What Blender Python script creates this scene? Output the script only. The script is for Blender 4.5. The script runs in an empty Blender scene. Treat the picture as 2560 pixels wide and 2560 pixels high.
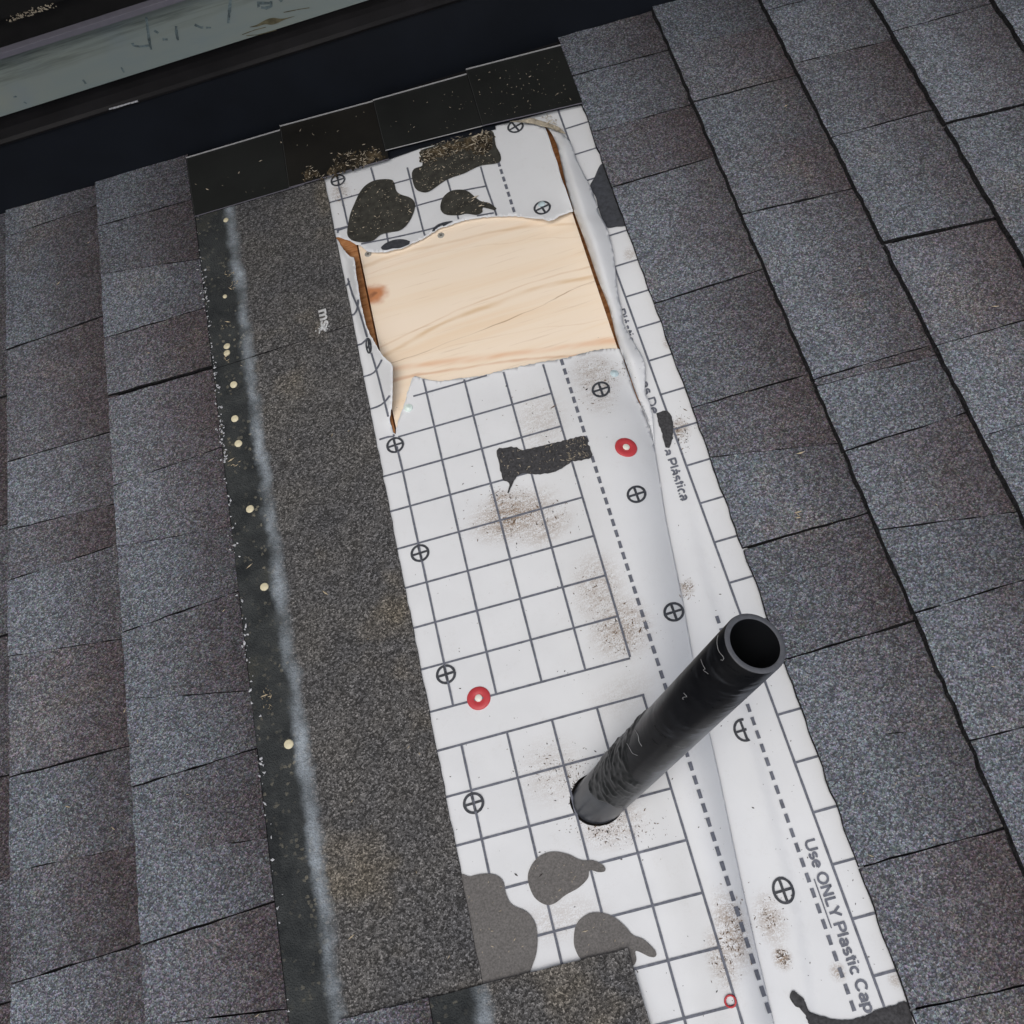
import bpy, bmesh, math, random
from mathutils import Vector, Matrix, noise as mnoise
from mathutils.bvhtree import BVHTree
from mathutils.geometry import delaunay_2d_cdt, intersect_line_plane

random.seed(7)
scene = bpy.context.scene
COL = scene.collection

# ------------------------------------------------------------------ camera
# Roof frame: x = up the slope, y = along the courses towards the wall, z = out of the roof.
# PITCH tilts that frame in the world; the camera hangs CAM_H above the roof plane.
PITCH = math.radians(26.4)
CAM_H = 1.14373
FOC = 2750.0                                   # focal length in pixels of the 2560 px photograph
EU = Vector((0.9595187576727181, -0.2759326489096416, -0.0564351569494772))
EV = Vector((0.21926952269077468, 0.8576235831809381, -0.4651909994731717))
EW = Vector((0.1767615062539452, 0.43398497996773694, 0.883409535305817))
ROOF = Matrix.Translation((0, 0, 4.0)) @ Matrix.Rotation(-PITCH, 4, 'Y')
CAM_L = Vector((0, 0, CAM_H))

cam_d = bpy.data.cameras.new('camera')
cam_d.sensor_width = 36.0
cam_d.lens = FOC / 2560.0 * 36.0
cam_d.clip_start = 0.02
cam_d.clip_end = 300.0
cam = bpy.data.objects.new('camera', cam_d)
COL.objects.link(cam)
_m = Matrix((EU, -EV, -EW)).transposed()        # roof frame -> image frame (x right, y down, z forward)
_m = Matrix(((1, 0, 0), (0, -1, 0), (0, 0, -1))) @ _m
cam.matrix_world = ROOF @ Matrix.Translation(CAM_L) @ _m.transposed().to_4x4()
scene.camera = cam

# ------------------------------------------------------------------ sky, sun, exposure
SUN_EL, SUN_AZ = math.radians(50), math.radians(232)   # azimuth clockwise from +Y (the wall side)
world = bpy.data.worlds.new('World')
scene.world = world
world.use_nodes = True
wn = world.node_tree.nodes
wl = world.node_tree.links
wn.clear()
w_out = wn.new('ShaderNodeOutputWorld')
w_bg = wn.new('ShaderNodeBackground')
w_sky = wn.new('ShaderNodeTexSky')
w_sky.sky_type = 'NISHITA'
w_sky.sun_disc = False
w_sky.sun_elevation = SUN_EL
w_sky.sun_rotation = SUN_AZ
w_sky.air_density = 1.0
w_sky.dust_density = 4.0
w_sky.ozone_density = 1.0
w_hs = wn.new('ShaderNodeHueSaturation')
w_hs.inputs['Saturation'].default_value = 0.60      # overcast: nearly grey
w_bg.inputs['Strength'].default_value = 0.115
wl.new(w_sky.outputs[0], w_hs.inputs['Color'])
wl.new(w_hs.outputs[0], w_bg.inputs[0])
wl.new(w_bg.outputs[0], w_out.inputs[0])

sun_d = bpy.data.lights.new('sun', 'SUN')
sun_d.energy = 1.25
sun_d.angle = math.radians(40)
sun_d.color = (1.0, 0.985, 0.96)
sun = bpy.data.objects.new('sun', sun_d)
COL.objects.link(sun)
sdir = Vector((math.sin(SUN_AZ) * math.cos(SUN_EL), math.cos(SUN_AZ) * math.cos(SUN_EL), math.sin(SUN_EL)))
sun.rotation_euler = sdir.to_track_quat('Z', 'Y').to_euler()
sun.location = (0, -3, 9)

vs = scene.view_settings
vs.view_transform = 'Standard'
vs.look = 'None'
vs.gamma = 1.0
vs.use_curve_mapping = False
vs.exposure = -0.05

# ------------------------------------------------------------------ pixel <-> roof helpers
def ray(px, py):
    """direction of a photograph pixel in the roof frame"""
    c = Vector((px - 1280.0, py - 1280.0, FOC))
    return Vector((EU.dot(c), -EV.dot(c), -EW.dot(c))).normalized()

def P(px, py, h=0.0):
    """point of the roof frame seen at that pixel, h metres above the deck"""
    d = ray(px, py)
    return CAM_L + d * ((h - CAM_H) / d.z)

WALL_Y = 1.3325
def W(px, py, out=0.0):
    """point on the wall face (out metres proud of it)"""
    d = ray(px, py)
    return CAM_L + d * ((WALL_Y - out) / d.y)

def to_px(p):
    d = Vector(p) - CAM_L
    c = (EU * d.x - EV * d.y - EW * d.z)
    return (1280 + FOC * c.x / c.z, 1280 + FOC * c.y / c.z)

def crop(ox, oy, s, pts):
    return [(ox + a * s, oy + b * s) for a, b in pts]
S9 = 900 / 1932.0

def smooth(a, b, x):
    t = max(0.0, min(1.0, (x - a) / (b - a)))
    return t * t * (3 - 2 * t)

def lerp_path(path, y):
    """x of a polyline that runs down the picture, at height y"""
    if y <= path[0][1]:
        return path[0][0]
    for (x0, y0), (x1, y1) in zip(path, path[1:]):
        if y <= y1:
            return x0 + (x1 - x0) * (y - y0) / max(1e-6, y1 - y0)
    return path[-1][0]

def dist_path(path, x, y):
    best = 1e9
    for (x0, y0), (x1, y1) in zip(path, path[1:]):
        dx, dy = x1 - x0, y1 - y0
        t = max(0, min(1, ((x - x0) * dx + (y - y0) * dy) / (dx * dx + dy * dy + 1e-9)))
        best = min(best, math.hypot(x - x0 - t * dx, y - y0 - t * dy))
    return best

def spline(pts, step, closed=False):
    """Catmull-Rom through the points, resampled about every step"""
    out = []
    n = len(pts)
    rng = range(n) if closed else range(n - 1)
    for i in rng:
        p1, p2 = pts[i], pts[(i + 1) % n]
        p0 = pts[i - 1] if (closed or i > 0) else p1
        p3 = pts[(i + 2) % n] if (closed or i + 2 < n) else p2
        k = max(1, int(math.hypot(p2[0] - p1[0], p2[1] - p1[1]) / step))
        for j in range(k):
            t = j / k
            out.append(tuple(0.5 * ((2 * p1[a]) + (p2[a] - p0[a]) * t + (2 * p0[a] - 5 * p1[a] + 4 * p2[a] - p3[a]) * t * t
                                    + (3 * p1[a] - p0[a] - 3 * p2[a] + p3[a]) * t ** 3) for a in (0, 1)))
    if not closed:
        out.append(tuple(pts[-1]))
    return out

def dense(pts, step, closed=True):
    out = []
    n = len(pts)
    for i in range(n if closed else n - 1):
        a, b = pts[i], pts[(i + 1) % n]
        k = max(1, int(math.hypot(b[0] - a[0], b[1] - a[1]) / step))
        out += [(a[0] + (b[0] - a[0]) * j / k, a[1] + (b[1] - a[1]) * j / k) for j in range(k)]
    if not closed:
        out.append(tuple(pts[-1]))
    return out

def inside(poly, x, y):
    c = False
    j = len(poly) - 1
    for i in range(len(poly)):
        xi, yi = poly[i]
        xj, yj = poly[j]
        if (yi > y) != (yj > y) and x < (xj - xi) * (y - yi) / (yj - yi) + xi:
            c = not c
        j = i
    return c

def fill(outline, step, extra=()):
    """triangulate an outline with interior points about every step"""
    xs = [p[0] for p in outline]
    ys = [p[1] for p in outline]
    vv = [Vector(p) for p in outline]
    n = len(outline)
    y = min(ys) + step * .5
    row = 0
    while y < max(ys):
        x = min(xs) + step * (.5 if row % 2 else 0.0)
        while x < max(xs):
            if inside(outline, x, y):
                vv.append(Vector((x + random.uniform(-.12, .12) * step, y + random.uniform(-.12, .12) * step)))
            x += step
        y += step * .9
        row += 1
    vv += [Vector(e) for e in extra]
    r = delaunay_2d_cdt(vv, [], [list(range(n))], 1, 1e-6)
    return [tuple(v) for v in r[0]], [tuple(f) for f in r[2]]

# ------------------------------------------------------------------ object helpers
def thing(name, label, cat, loc, group=None, rot=None):
    """an Empty at the thing's base, lying in the roof frame"""
    o = bpy.data.objects.new(name, None)
    o.empty_display_size = 0.02
    COL.objects.link(o)
    o.matrix_world = ROOF @ Matrix.Translation(loc) @ (rot.to_4x4() if rot else Matrix())
    o['label'] = label
    o['category'] = cat
    if group:
        o['group'] = group
    return o

def tag(o, label, cat, group=None):
    o['label'] = label
    o['category'] = cat
    if group:
        o['group'] = group
    return o

def mesh_obj(name, verts, faces, mat, parent=None, origin=None, smooth_shade=False, mats=None, mat_idx=None):
    """verts are in the roof frame; origin (roof frame) is where the object's own origin goes"""
    if parent is not None:
        off = parent['_o'] if '_o' in parent.keys() else None
    me = bpy.data.meshes.new(name)
    org = Vector(origin) if origin is not None else Vector((0, 0, 0))
    me.from_pydata([tuple(Vector(v) - org) for v in verts], [], faces)
    for m in (mats or [mat]):
        me.materials.append(m)
    if mat_idx:
        me.polygons.foreach_set('material_index', mat_idx)
    if smooth_shade:
        me.polygons.foreach_set('use_smooth', [True] * len(me.polygons))
    me.update()
    o = bpy.data.objects.new(name, me)
    COL.objects.link(o)
    place(o, org, parent)
    return o

WORLD = {}
def place(o, org, parent):
    m = ROOF @ Matrix.Translation(org)
    if parent is None:
        o.matrix_world = m
    else:
        o.parent = parent
        o.matrix_parent_inverse = Matrix()
        o.matrix_basis = WORLD[parent.name].inverted() @ m
    WORLD[o.name] = m

def thing_at(name, label, cat, loc, group=None):
    o = thing(name, label, cat, loc, group)
    WORLD[o.name] = ROOF @ Matrix.Translation(loc)
    return o

def bm_obj(name, bm, mat, parent=None, origin=None, smooth_shade=False, mats=None):
    bm.normal_update()
    me = bpy.data.meshes.new(name)
    org = Vector(origin) if origin is not None else Vector((0, 0, 0))
    bmesh.ops.translate(bm, verts=bm.verts, vec=-org)
    bm.to_mesh(me)
    bm.free()
    for m in (mats or [mat]):
        me.materials.append(m)
    if smooth_shade:
        me.polygons.foreach_set('use_smooth', [True] * len(me.polygons))
    o = bpy.data.objects.new(name, me)
    COL.objects.link(o)
    place(o, org, parent)
    return o

def prism(bm, outline, z0, z1, mi=0, side_mi=None, lo_shift=None):
    """closed outline [(x,y)] from z0 up to z1; z may be a function of (x,y)"""
    f0 = z0 if callable(z0) else (lambda x, y: z0)
    f1 = z1 if callable(z1) else (lambda x, y: z1)
    a = sum(p[0] * q[1] - q[0] * p[1] for p, q in zip(outline, outline[1:] + outline[:1]))
    if a < 0:
        outline = outline[::-1]
    lo = [bm.verts.new((x + (lo_shift(x, y) if lo_shift else 0.0), y, f0(x, y))) for x, y in outline]
    hi = [bm.verts.new((x, y, f1(x, y))) for x, y in outline]
    f = bm.faces.new(hi)
    f.material_index = mi
    b = bm.faces.new(lo[::-1])
    b.material_index = mi if side_mi is None else side_mi
    n = len(outline)
    for i in range(n):
        s = bm.faces.new((lo[i], lo[(i + 1) % n], hi[(i + 1) % n], hi[i]))
        s.material_index = mi if side_mi is None else side_mi
    return f

def box(bm, lo, hi, mi=0):
    return prism(bm, [(lo[0], lo[1]), (hi[0], lo[1]), (hi[0], hi[1]), (lo[0], hi[1])], lo[2], hi[2], mi)

def lathe(bm, prof, seg, org=Vector((0, 0, 0)), rot=Matrix.Identity(3), mi=0, cap0=False, cap1=False):
    rings = []
    for r, z in prof:
        rings.append([bm.verts.new(org + rot @ Vector((r * math.cos(2 * math.pi * k / seg), r * math.sin(2 * math.pi * k / seg), z))) for k in range(seg)])
    for a, b in zip(rings, rings[1:]):
        for k in range(seg):
            f = bm.faces.new((a[k], a[(k + 1) % seg], b[(k + 1) % seg], b[k]))
            f.material_index = mi
            f.smooth = True
    if cap0:
        bm.faces.new(rings[0][::-1]).material_index = mi
    if cap1:
        bm.faces.new(rings[-1]).material_index = mi
    return rings

# ------------------------------------------------------------------ material helpers
class NT:
    def __init__(self, name, rough=.8, spec=.5):
        self.m = bpy.data.materials.new(name)
        self.m.use_nodes = True
        self.t = self.m.node_tree
        self.b = self.t.nodes['Principled BSDF']
        self.b.inputs['Roughness'].default_value = rough
        self.b.inputs['Specular IOR Level'].default_value = spec
        self.tc = self.t.nodes.new('ShaderNodeTexCoord')
        self.co = self.tc.outputs['Object']
    def n(self, kind, **kw):
        x = self.t.nodes.new('ShaderNode' + kind)
        for k, v in kw.items():
            setattr(x, k, v)
        return x
    def l(self, a, b):
        self.t.links.new(a, b)
    def set(self, sock, v):
        if hasattr(v, 'links') or isinstance(v, bpy.types.NodeSocket):
            self.l(v, sock)
        else:
            sock.default_value = v
    def math(self, op, a, b=0.0, c=0.0, clamp=False):
        x = self.n('Math', operation=op, use_clamp=clamp)
        self.set(x.inputs[0], a)
        self.set(x.inputs[1], b)
        self.set(x.inputs[2], c)
        return x.outputs[0]
    def noise(self, scale, detail=2, rough=.5, co=None, dist=0.0):
        x = self.n('TexNoise')
        x.inputs['Scale'].default_value = scale
        x.inputs['Detail'].default_value = detail
        x.inputs['Roughness'].default_value = rough
        x.inputs['Distortion'].default_value = dist
        self.l(co or self.co, x.inputs['Vector'])
        return x.outputs['Fac']
    def vor(self, scale, out='Color', co=None, feature='F1'):
        x = self.n('TexVoronoi', feature=feature)
        x.inputs['Scale'].default_value = scale
        self.l(co or self.co, x.inputs['Vector'])
        return x.outputs[out]
    def sep(self, v):
        x = self.n('SeparateXYZ')
        self.l(v, x.inputs[0])
        return x.outputs
    def rng(self, v, a, b, c=0.0, d=1.0, smooth_step=False):
        x = self.n('MapRange')
        if smooth_step:
            x.interpolation_type = 'SMOOTHSTEP'
        self.set(x.inputs['Value'], v)
        x.inputs['From Min'].default_value = a
        x.inputs['From Max'].default_value = b
        x.inputs['To Min'].default_value = c
        x.inputs['To Max'].default_value = d
        return x.outputs['Result']
    def mix(self, f, a, b, mode='MIX'):
        x = self.n('Mix', data_type='RGBA', blend_type=mode)
        self.set(x.inputs[0], f)
        for s, v in ((x.inputs[6], a), (x.inputs[7], b)):
            if isinstance(v, tuple):
                s.default_value = (*v, 1.0) if len(v) == 3 else v
            else:
                self.l(v, s)
        return x.outputs[2]
    def scale_col(self, col, f):
        """colour times a factor"""
        c = self.n('CombineXYZ')
        for i in range(3):
            self.l(f, c.inputs[i])
        return self.mix(1.0, col, c.outputs[0], 'MULTIPLY')
    def ramp(self, v, stops, interp='LINEAR'):
        x = self.n('ValToRGB')
        x.color_ramp.interpolation = interp
        e = x.color_ramp.elements
        while len(e) < len(stops):
            e.new(.5)
        for k, (p, c) in zip(e, stops):
            k.position = p
            k.color = (*c, 1.0) if isinstance(c, tuple) else (c, c, c, 1.0)
        self.l(v, x.inputs[0])
        return x.outputs[0]
    def bump(self, h, strength, dist):
        x = self.n('Bump')
        x.inputs['Strength'].default_value = strength
        x.inputs['Distance'].default_value = dist
        self.l(h, x.inputs['Height'])
        self.l(x.outputs[0], self.b.inputs['Normal'])
    def color(self, c):
        self.set(self.b.inputs['Base Color'], c if not isinstance(c, tuple) else (*c, 1.0))
    def moved(self, scale=(1, 1, 1), rot=(0, 0, 0), loc=(0, 0, 0)):
        x = self.n('Mapping')
        x.inputs['Scale'].default_value = scale
        x.inputs['Rotation'].default_value = rot
        x.inputs['Location'].default_value = loc
        self.l(self.co, x.inputs['Vector'])
        return x.outputs[0]

def granules(k, scale, lo, hi):
    """per-granule brightness factor and relief"""
    big = k.sep(k.vor(scale, 'Color'))[0]
    fine = k.sep(k.vor(scale * 2.1, 'Color'))[1]
    v = k.math('ADD', k.math('MULTIPLY', big, .62), k.math('MULTIPLY', fine, .38))
    f = k.ramp(v, [(0.0, lo), (.30, lo * 1.3), (.52, .85), (.72, 1.25), (1.0, hi)])
    k.bump(k.vor(scale, 'Distance'), .8, .0012)
    return f

def plain(name, col, rough=.7, spec=.4, metal=0.0, vary=0.0, vscale=60.0):
    k = NT(name, rough, spec)
    k.b.inputs['Metallic'].default_value = metal
    if vary:
        f = k.rng(k.noise(vscale, 4, .6), .3, .7, 1 - vary, 1 + vary)
        k.color(k.scale_col(k.mix(0.0, col, col), f))
    else:
        k.color(col)
    return k.m

def shingle_mat(name, edge=False):
    k = NT(name, .92, .25)
    if edge:
        f = granules(k, 420, .3, 2.2)
        k.color(k.scale_col(k.mix(0.0, (.016, .016, .018), (0, 0, 0)), f))
        return k.m
    oi = k.n('ObjectInfo')
    oc = k.n('SeparateColor')
    k.l(oi.outputs['Color'], oc.inputs[0])
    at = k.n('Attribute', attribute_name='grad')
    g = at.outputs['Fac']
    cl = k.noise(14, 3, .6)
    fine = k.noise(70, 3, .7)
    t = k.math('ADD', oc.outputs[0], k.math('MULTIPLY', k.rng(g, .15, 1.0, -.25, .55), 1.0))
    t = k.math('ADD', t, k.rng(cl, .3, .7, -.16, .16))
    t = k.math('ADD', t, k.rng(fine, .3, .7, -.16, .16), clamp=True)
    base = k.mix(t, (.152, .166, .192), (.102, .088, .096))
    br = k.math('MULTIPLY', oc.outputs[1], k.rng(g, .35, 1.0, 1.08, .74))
    # a few weathered, dusty patches
    dust = k.rng(k.noise(6.5, 4, .65), .57, .76, 0.0, .55)
    base = k.mix(dust, base, (.19, .165, .148))
    base = k.scale_col(base, br)
    tint = k.vor(600, 'Color')
    base = k.mix(.16, base, tint, 'SOFT_LIGHT')
    f = granules(k, 560, .32, 2.6)
    k.color(k.scale_col(base, f))
    return k.m

def headlap_mat(stripe_x, chips_x):
    """unexposed half of a shingle: bare nail band, whitish seal strip, coarse granules"""
    k = NT('headlap_granules', .9, .3)
    x, y, z = k.sep(k.co)
    wob = k.rng(k.noise(9, 3), .3, .7, -.004, .004)
    wob2 = k.rng(k.noise(45, 3, .7), .3, .7, -.0035, .0035)
    d = k.math('SUBTRACT', k.math('ADD', x, k.math('ADD', wob, wob2)), stripe_x)
    f = granules(k, 520, .26, 3.2)
    cl = k.noise(11, 4, .6)
    base = k.mix(k.rng(cl, .35, .65), (.112, .108, .104), (.086, .086, .090))
    warm = k.rng(k.noise(7, 3, .6), .56, .76, 0, .75)
    base = k.mix(warm, base, (.185, .158, .115))
    gran = k.scale_col(base, f)
    # dark, sparsely granuled asphalt of the nail band
    sp = k.sep(k.vor(330, 'Color'))[2]
    nz = k.noise(26, 5, .7)
    band_c = k.mix(k.rng(nz, .35, .7), (.018, .021, .023), (.052, .057, .058))
    band_c = k.mix(k.math('MULTIPLY', k.rng(sp, .90, .97), k.rng(k.noise(18, 3), .4, .65)), band_c, (.16, .15, .12))
    moss = k.rng(k.noise(13, 4, .7), .58, .75, 0, .6)
    band_c = k.mix(moss, band_c, (.045, .042, .026))
    in_band = k.rng(k.math('ADD', d, k.rng(k.noise(160, 2, .7), .3, .7, -.006, .006)), -.001, .009, 1.0, 0.0)
    col = k.mix(in_band, gran, band_c)
    # seal strip
    ad = k.math('ABSOLUTE', d)
    s1 = k.rng(ad, .0, .0130, 1.0, 0.0, True)
    s2 = k.rng(k.noise(300, 3, .8), .30, .62, .55, 1.0)
    s3 = k.rng(k.noise(16, 3, .6), .36, .64, .25, 1.0)
    s = k.math('MULTIPLY', k.math('MULTIPLY', s1, s2), s3)
    col = k.mix(k.math('MULTIPLY', s, .95), col, (.36, .41, .46))
    k.color(col)
    return k.m

def paper_mat(name, stains=()):
    k = NT(name, .68, .25)
    base = k.mix(k.rng(k.noise(9, 4, .6), .3, .7), (.722, .740, .764), (.678, .695, .718))
    # faint soiling everywhere
    soil = k.math('MULTIPLY', k.rng(k.noise(38, 5, .75), .52, .80), k.rng(k.noise(420, 3, .8), .45, .75))
    base = k.mix(k.math('MULTIPLY', soil, .35), base, (.40, .36, .31))
    tot = None
    for sx, sy, rx, ry, amt in stains:
        mp = k.moved(loc=(-sx / rx, -sy / ry, 0), scale=(1 / rx, 1 / ry, 0))
        ln = k.n('VectorMath', operation='LENGTH')
        k.l(mp, ln.inputs[0])
        v = k.rng(ln.outputs['Value'], .15, 1.0, amt, 0.0, True)
        tot = v if tot is None else k.math('MAXIMUM', tot, v)
    if tot is not None:
        streak = k.noise(1.0, 4, .7, co=k.moved(scale=(60, 190, 1), rot=(0, 0, .1)))
        weave = k.noise(640, 2, .8)
        m = k.math('MULTIPLY', tot, k.rng(k.math('ADD', k.math('MULTIPLY', streak, .42), k.math('MULTIPLY', weave, .58)), .43, .55))
        base = k.mix(m, base, (.27, .195, .135))
    k.color(base)
    k.bump(k.noise(700, 2, .6), .12, .0004)
    return k.m

def pipe_mat(side=(.7, -.7, .1)):
    k = NT('black_plastic_pipe', .42, .42)
    st_ = k.noise(1.0, 4, .7, co=k.moved(scale=(26, 26, 150)))
    n = k.noise(30, 3, .6)
    k.color(k.mix(k.math('MULTIPLY', k.rng(st_, .52, .70), k.rng(n, .42, .66)), (.0045, .005, .0065), (.024, .027, .033)))
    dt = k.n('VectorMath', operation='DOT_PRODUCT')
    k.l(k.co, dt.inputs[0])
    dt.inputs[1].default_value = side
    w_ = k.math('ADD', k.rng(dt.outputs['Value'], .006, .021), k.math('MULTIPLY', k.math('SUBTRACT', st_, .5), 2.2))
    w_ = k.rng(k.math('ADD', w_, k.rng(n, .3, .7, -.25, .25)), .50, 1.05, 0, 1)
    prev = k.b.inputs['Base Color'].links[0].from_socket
    k.color(k.mix(w_, prev, (.115, .124, .142)))  # pale streaks on one side: the pipe's highlight put into its colour
    k.set(k.b.inputs['Roughness'], k.rng(st_, .3, .7, .24, .46))
    return k.m
def dirt_mat():
    k = NT('brown_dirt', .95, .15)
    n1 = k.noise(150, 4, .75)
    n2 = k.noise(34, 3, .6)
    v = k.math('ADD', k.math('MULTIPLY', n1, .55), k.math('MULTIPLY', n2, .45))
    k.color(k.ramp(v, [(.36, (.010, .009, .008)), (.47, (.032, .026, .018)), (.56, (.085, .065, .040)), (.66, (.19, .15, .095))]))
    return k.m
M = {}
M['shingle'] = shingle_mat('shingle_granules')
M['shingle_edge'] = shingle_mat('shingle_cut_edge', True)
M['ink'] = plain('grey_print', (.135, .145, .178), .6, .3, vary=.28, vscale=220)
M['ink_dark'] = plain('dark_print', (.052, .056, .066), .6, .3, vary=.3, vscale=200)
M['navy'] = plain('navy_membrane', (.0062, .0085, .0135), .62, .28, vary=.25, vscale=9)
M['flash'] = plain('black_coated_metal', (.0145, .0158, .0150), .5, .35, vary=.3, vscale=9)
M['flash_dull'] = plain('dull_black_metal', (.0105, .0098, .0082), .62, .3, vary=.4, vscale=9)
M['lap_light'] = plain('lap_highlight_grey', (.040, .042, .042), .5, .4)  # paler grey for the lit left edges of the flashings
M['bare_edge'] = plain('bare_metal_edge', (.40, .40, .41), .5, .5)
M['drip'] = plain('grey_painted_metal', (.15, .145, .175), .5, .4, vary=.08)
M['lip'] = plain('dark_bronze_lip', (.0075, .0068, .0078), .6, .22, vary=.4, vscale=18)
M['siding'] = plain('black_siding', (.0075, .0072, .007), .6, .3, vary=.2)
M['pipe_lower'] = plain('scuffed_grey_plastic', (.036, .040, .048), .30, .5, vary=.4, vscale=40)
M['rim'] = plain('sawn_plastic_rim', (.098, .102, .115), .6, .3, vary=.12, vscale=300)
M['tar'] = plain('rubbery_black_tar', (.012, .0135, .0145), .42, .5, vary=.3, vscale=120)
M['red'] = plain('red_plastic', (.50, .052, .062), .45, .4, vary=.05)
M['nail_pale'] = plain('pale_galvanised_head', (.66, .60, .42), .5, .4, vary=.1, vscale=200)
M['nail_white'] = plain('white_nail_head', (.78, .77, .70), .45, .4)
M['cap_clear'] = plain('pale_blue_cap', (.52, .64, .68), .25, .5)
M['cap_mint'] = plain('pale_mint_cap', (.70, .82, .78), .3, .5)
M['steel'] = plain('dull_screw_steel', (.34, .33, .30), .5, .5)
M['slot'] = plain('screw_recess', (.05, .045, .04), .7)
M['straw'] = plain('straw_bits', (.40, .35, .27), .85, .2, vary=.35, vscale=30)
M['grit'] = plain('dark_grit', (.055, .05, .047), .9, .2, vary=.4, vscale=60)
M['dust'] = dirt_mat()
M['chip'] = plain('white_granule_chip', (.46, .47, .50), .8, .2, vary=.3, vscale=90)
M['tarfelt'] = plain('black_asphalt_residue', (.048, .048, .052), .85, .3, vary=.5, vscale=330)
M['white_scrap'] = plain('white_residue', (.52, .53, .54), .8, .2, vary=.35, vscale=300)
M['twig'] = plain('pale_stem', (.48, .40, .28), .85, .2)

def pp_(px, py):
    p = P(px, py)
    return p.x, p.y
def wood_mat():
    k = NT('pale_plywood', .6, .3)
    x, y, z = k.sep(k.co)
    big = k.noise(1.0, 4, .55, co=k.moved(scale=(2.0, 26, 1), rot=(0, 0, math.radians(-5))), dist=.6)
    base = k.ramp(big, [(.30, (.87, .70, .52)), (.45, (.90, .765, .61)), (.62, (.91, .78, .635)), (.72, (.885, .725, .56))])
    warp = k.rng(k.noise(1.0, 3, .5, co=k.moved(scale=(9, 30, 1))), .3, .7, -.0035, .0035)
    # the late-wood lines the board shows: (pixels), half width, colour, strength
    for pts, hw, c, amt in ((((963, 885), (1219, 764), (1494, 689)), .0060, (.70, .49, .28), .75), (((1040, 884), (1300, 785), (1480, 705)), .0012, (.42, .27, .15), .8),
                            (((985, 925), (1290, 880), (1560, 848)), .0080, (.78, .48, .29), .75), (((990, 950), (1250, 905), (1540, 880)), .0035, (.66, .38, .22), .65),
                            (((930, 660), (1180, 590), (1430, 560)), .0045, (.70, .50, .31), .7), (((1000, 840), (1250, 735), (1490, 660)), .0025, (.70, .50, .32), .6),
                            (((960, 910), (1200, 850), (1500, 800)), .0016, (.72, .53, .36), .40), (((905, 690), (1150, 625), (1440, 590)), .0012, (.66, .47, .30), .30)):
        (x0, y0), (x1, y1), (x2, y2) = [pp_(*q) for q in pts]
        l0 = y0 / ((x0 - x1) * (x0 - x2))
        l1 = y1 / ((x1 - x0) * (x1 - x2))
        l2 = y2 / ((x2 - x0) * (x2 - x1))
        qa, qb, qc = l0 + l1 + l2, -(l0 * (x1 + x2) + l1 * (x0 + x2) + l2 * (x0 + x1)), l0 * x1 * x2 + l1 * x0 * x2 + l2 * x0 * x1
        f = k.math('MULTIPLY_ADD', k.math('MULTIPLY_ADD', x, qa, qb), x, qc)
        d = k.math('ABSOLUTE', k.math('ADD', k.math('SUBTRACT', y, f), warp))
        fade = k.rng(k.noise(1.0, 2, .5, co=k.moved(scale=(14, 50, 1), loc=(hw * 900, 0, 0))), .32, .58, .25, 1.0)
        base = k.mix(k.math('MULTIPLY', k.rng(d, 0, hw, amt, 0, True), fade), base, c)
    st = k.n('Mapping')
    st.inputs['Scale'].default_value = (9, 210, 1)
    st.inputs['Rotation'].default_value = (0, 0, math.radians(-5))
    k.l(k.co, st.inputs['Vector'])
    pores = k.noise(1.0, 3, .65, co=st.outputs[0])
    base = k.mix(k.rng(pores, .60, .75, 0, .45), base, (.55, .38, .24))
    # knot
    kp = P(932, 738)
    mpk = k.moved(loc=(-kp.x / .022, -kp.y / .016, 0), scale=(1 / .022, 1 / .016, 0))
    wob = k.n('VectorMath', operation='ADD')
    nz = k.n('TexNoise')
    nz.inputs['Scale'].default_value = 55
    k.l(k.co, nz.inputs['Vector'])
    k.l(mpk, wob.inputs[0])
    k.l(nz.outputs['Color'], wob.inputs[1])
    off = k.n('VectorMath', operation='SUBTRACT')
    k.l(wob.outputs[0], off.inputs[0])
    off.inputs[1].default_value = (.5, .5, .5)
    ln = k.n('VectorMath', operation='LENGTH')
    k.l(off.outputs[0], ln.inputs[0])
    r = ln.outputs['Value']
    base = k.mix(k.rng(r, .45, 1.25, 1.0, 0, True), base, (.56, .24, .11))
    base = k.mix(k.rng(r, .08, .34, .85, 0), base, (.20, .085, .045))
    k.color(base)
    k.bump(pores, .1, .0006)
    return k.m
M['wood'] = wood_mat()

def deck_mat():
    k = NT('orange_brown_deck', .8, .2)
    st = k.noise(1.0, 4, .7, co=k.moved(scale=(30, 160, 1)))
    k.color(k.ramp(st, [(.25, (.16, .055, .018)), (.5, (.40, .18, .07)), (.75, (.56, .31, .15))]))
    return k.m
M['deck'] = deck_mat()

def board_mat():
    k = NT('weathered_green_board', .7, .25)
    n1 = k.noise(1.0, 4, .6, co=k.moved(scale=(3, 1, 14)))
    n2 = k.noise(1.0, 4, .7, co=k.moved(scale=(7, 1, 130)))
    n3 = k.noise(9, 4, .6)
    base = k.mix(k.rng(n1, .35, .65), (.215, .262, .262), (.255, .285, .255))
    base = k.mix(k.rng(n3, .5, .72, 0, .5), base, (.19, .24, .285))
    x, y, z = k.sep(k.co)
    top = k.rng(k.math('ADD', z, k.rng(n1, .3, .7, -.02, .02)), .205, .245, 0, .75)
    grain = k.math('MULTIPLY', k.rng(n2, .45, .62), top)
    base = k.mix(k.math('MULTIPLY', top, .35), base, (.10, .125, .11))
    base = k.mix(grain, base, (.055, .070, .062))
    k.color(base)
    return k.m
M['board'] = board_mat()
M['ink_mark'] = plain('faded_blue_ink', (.125, .165, .175), .8, .2, vary=.5, vscale=160)
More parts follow.
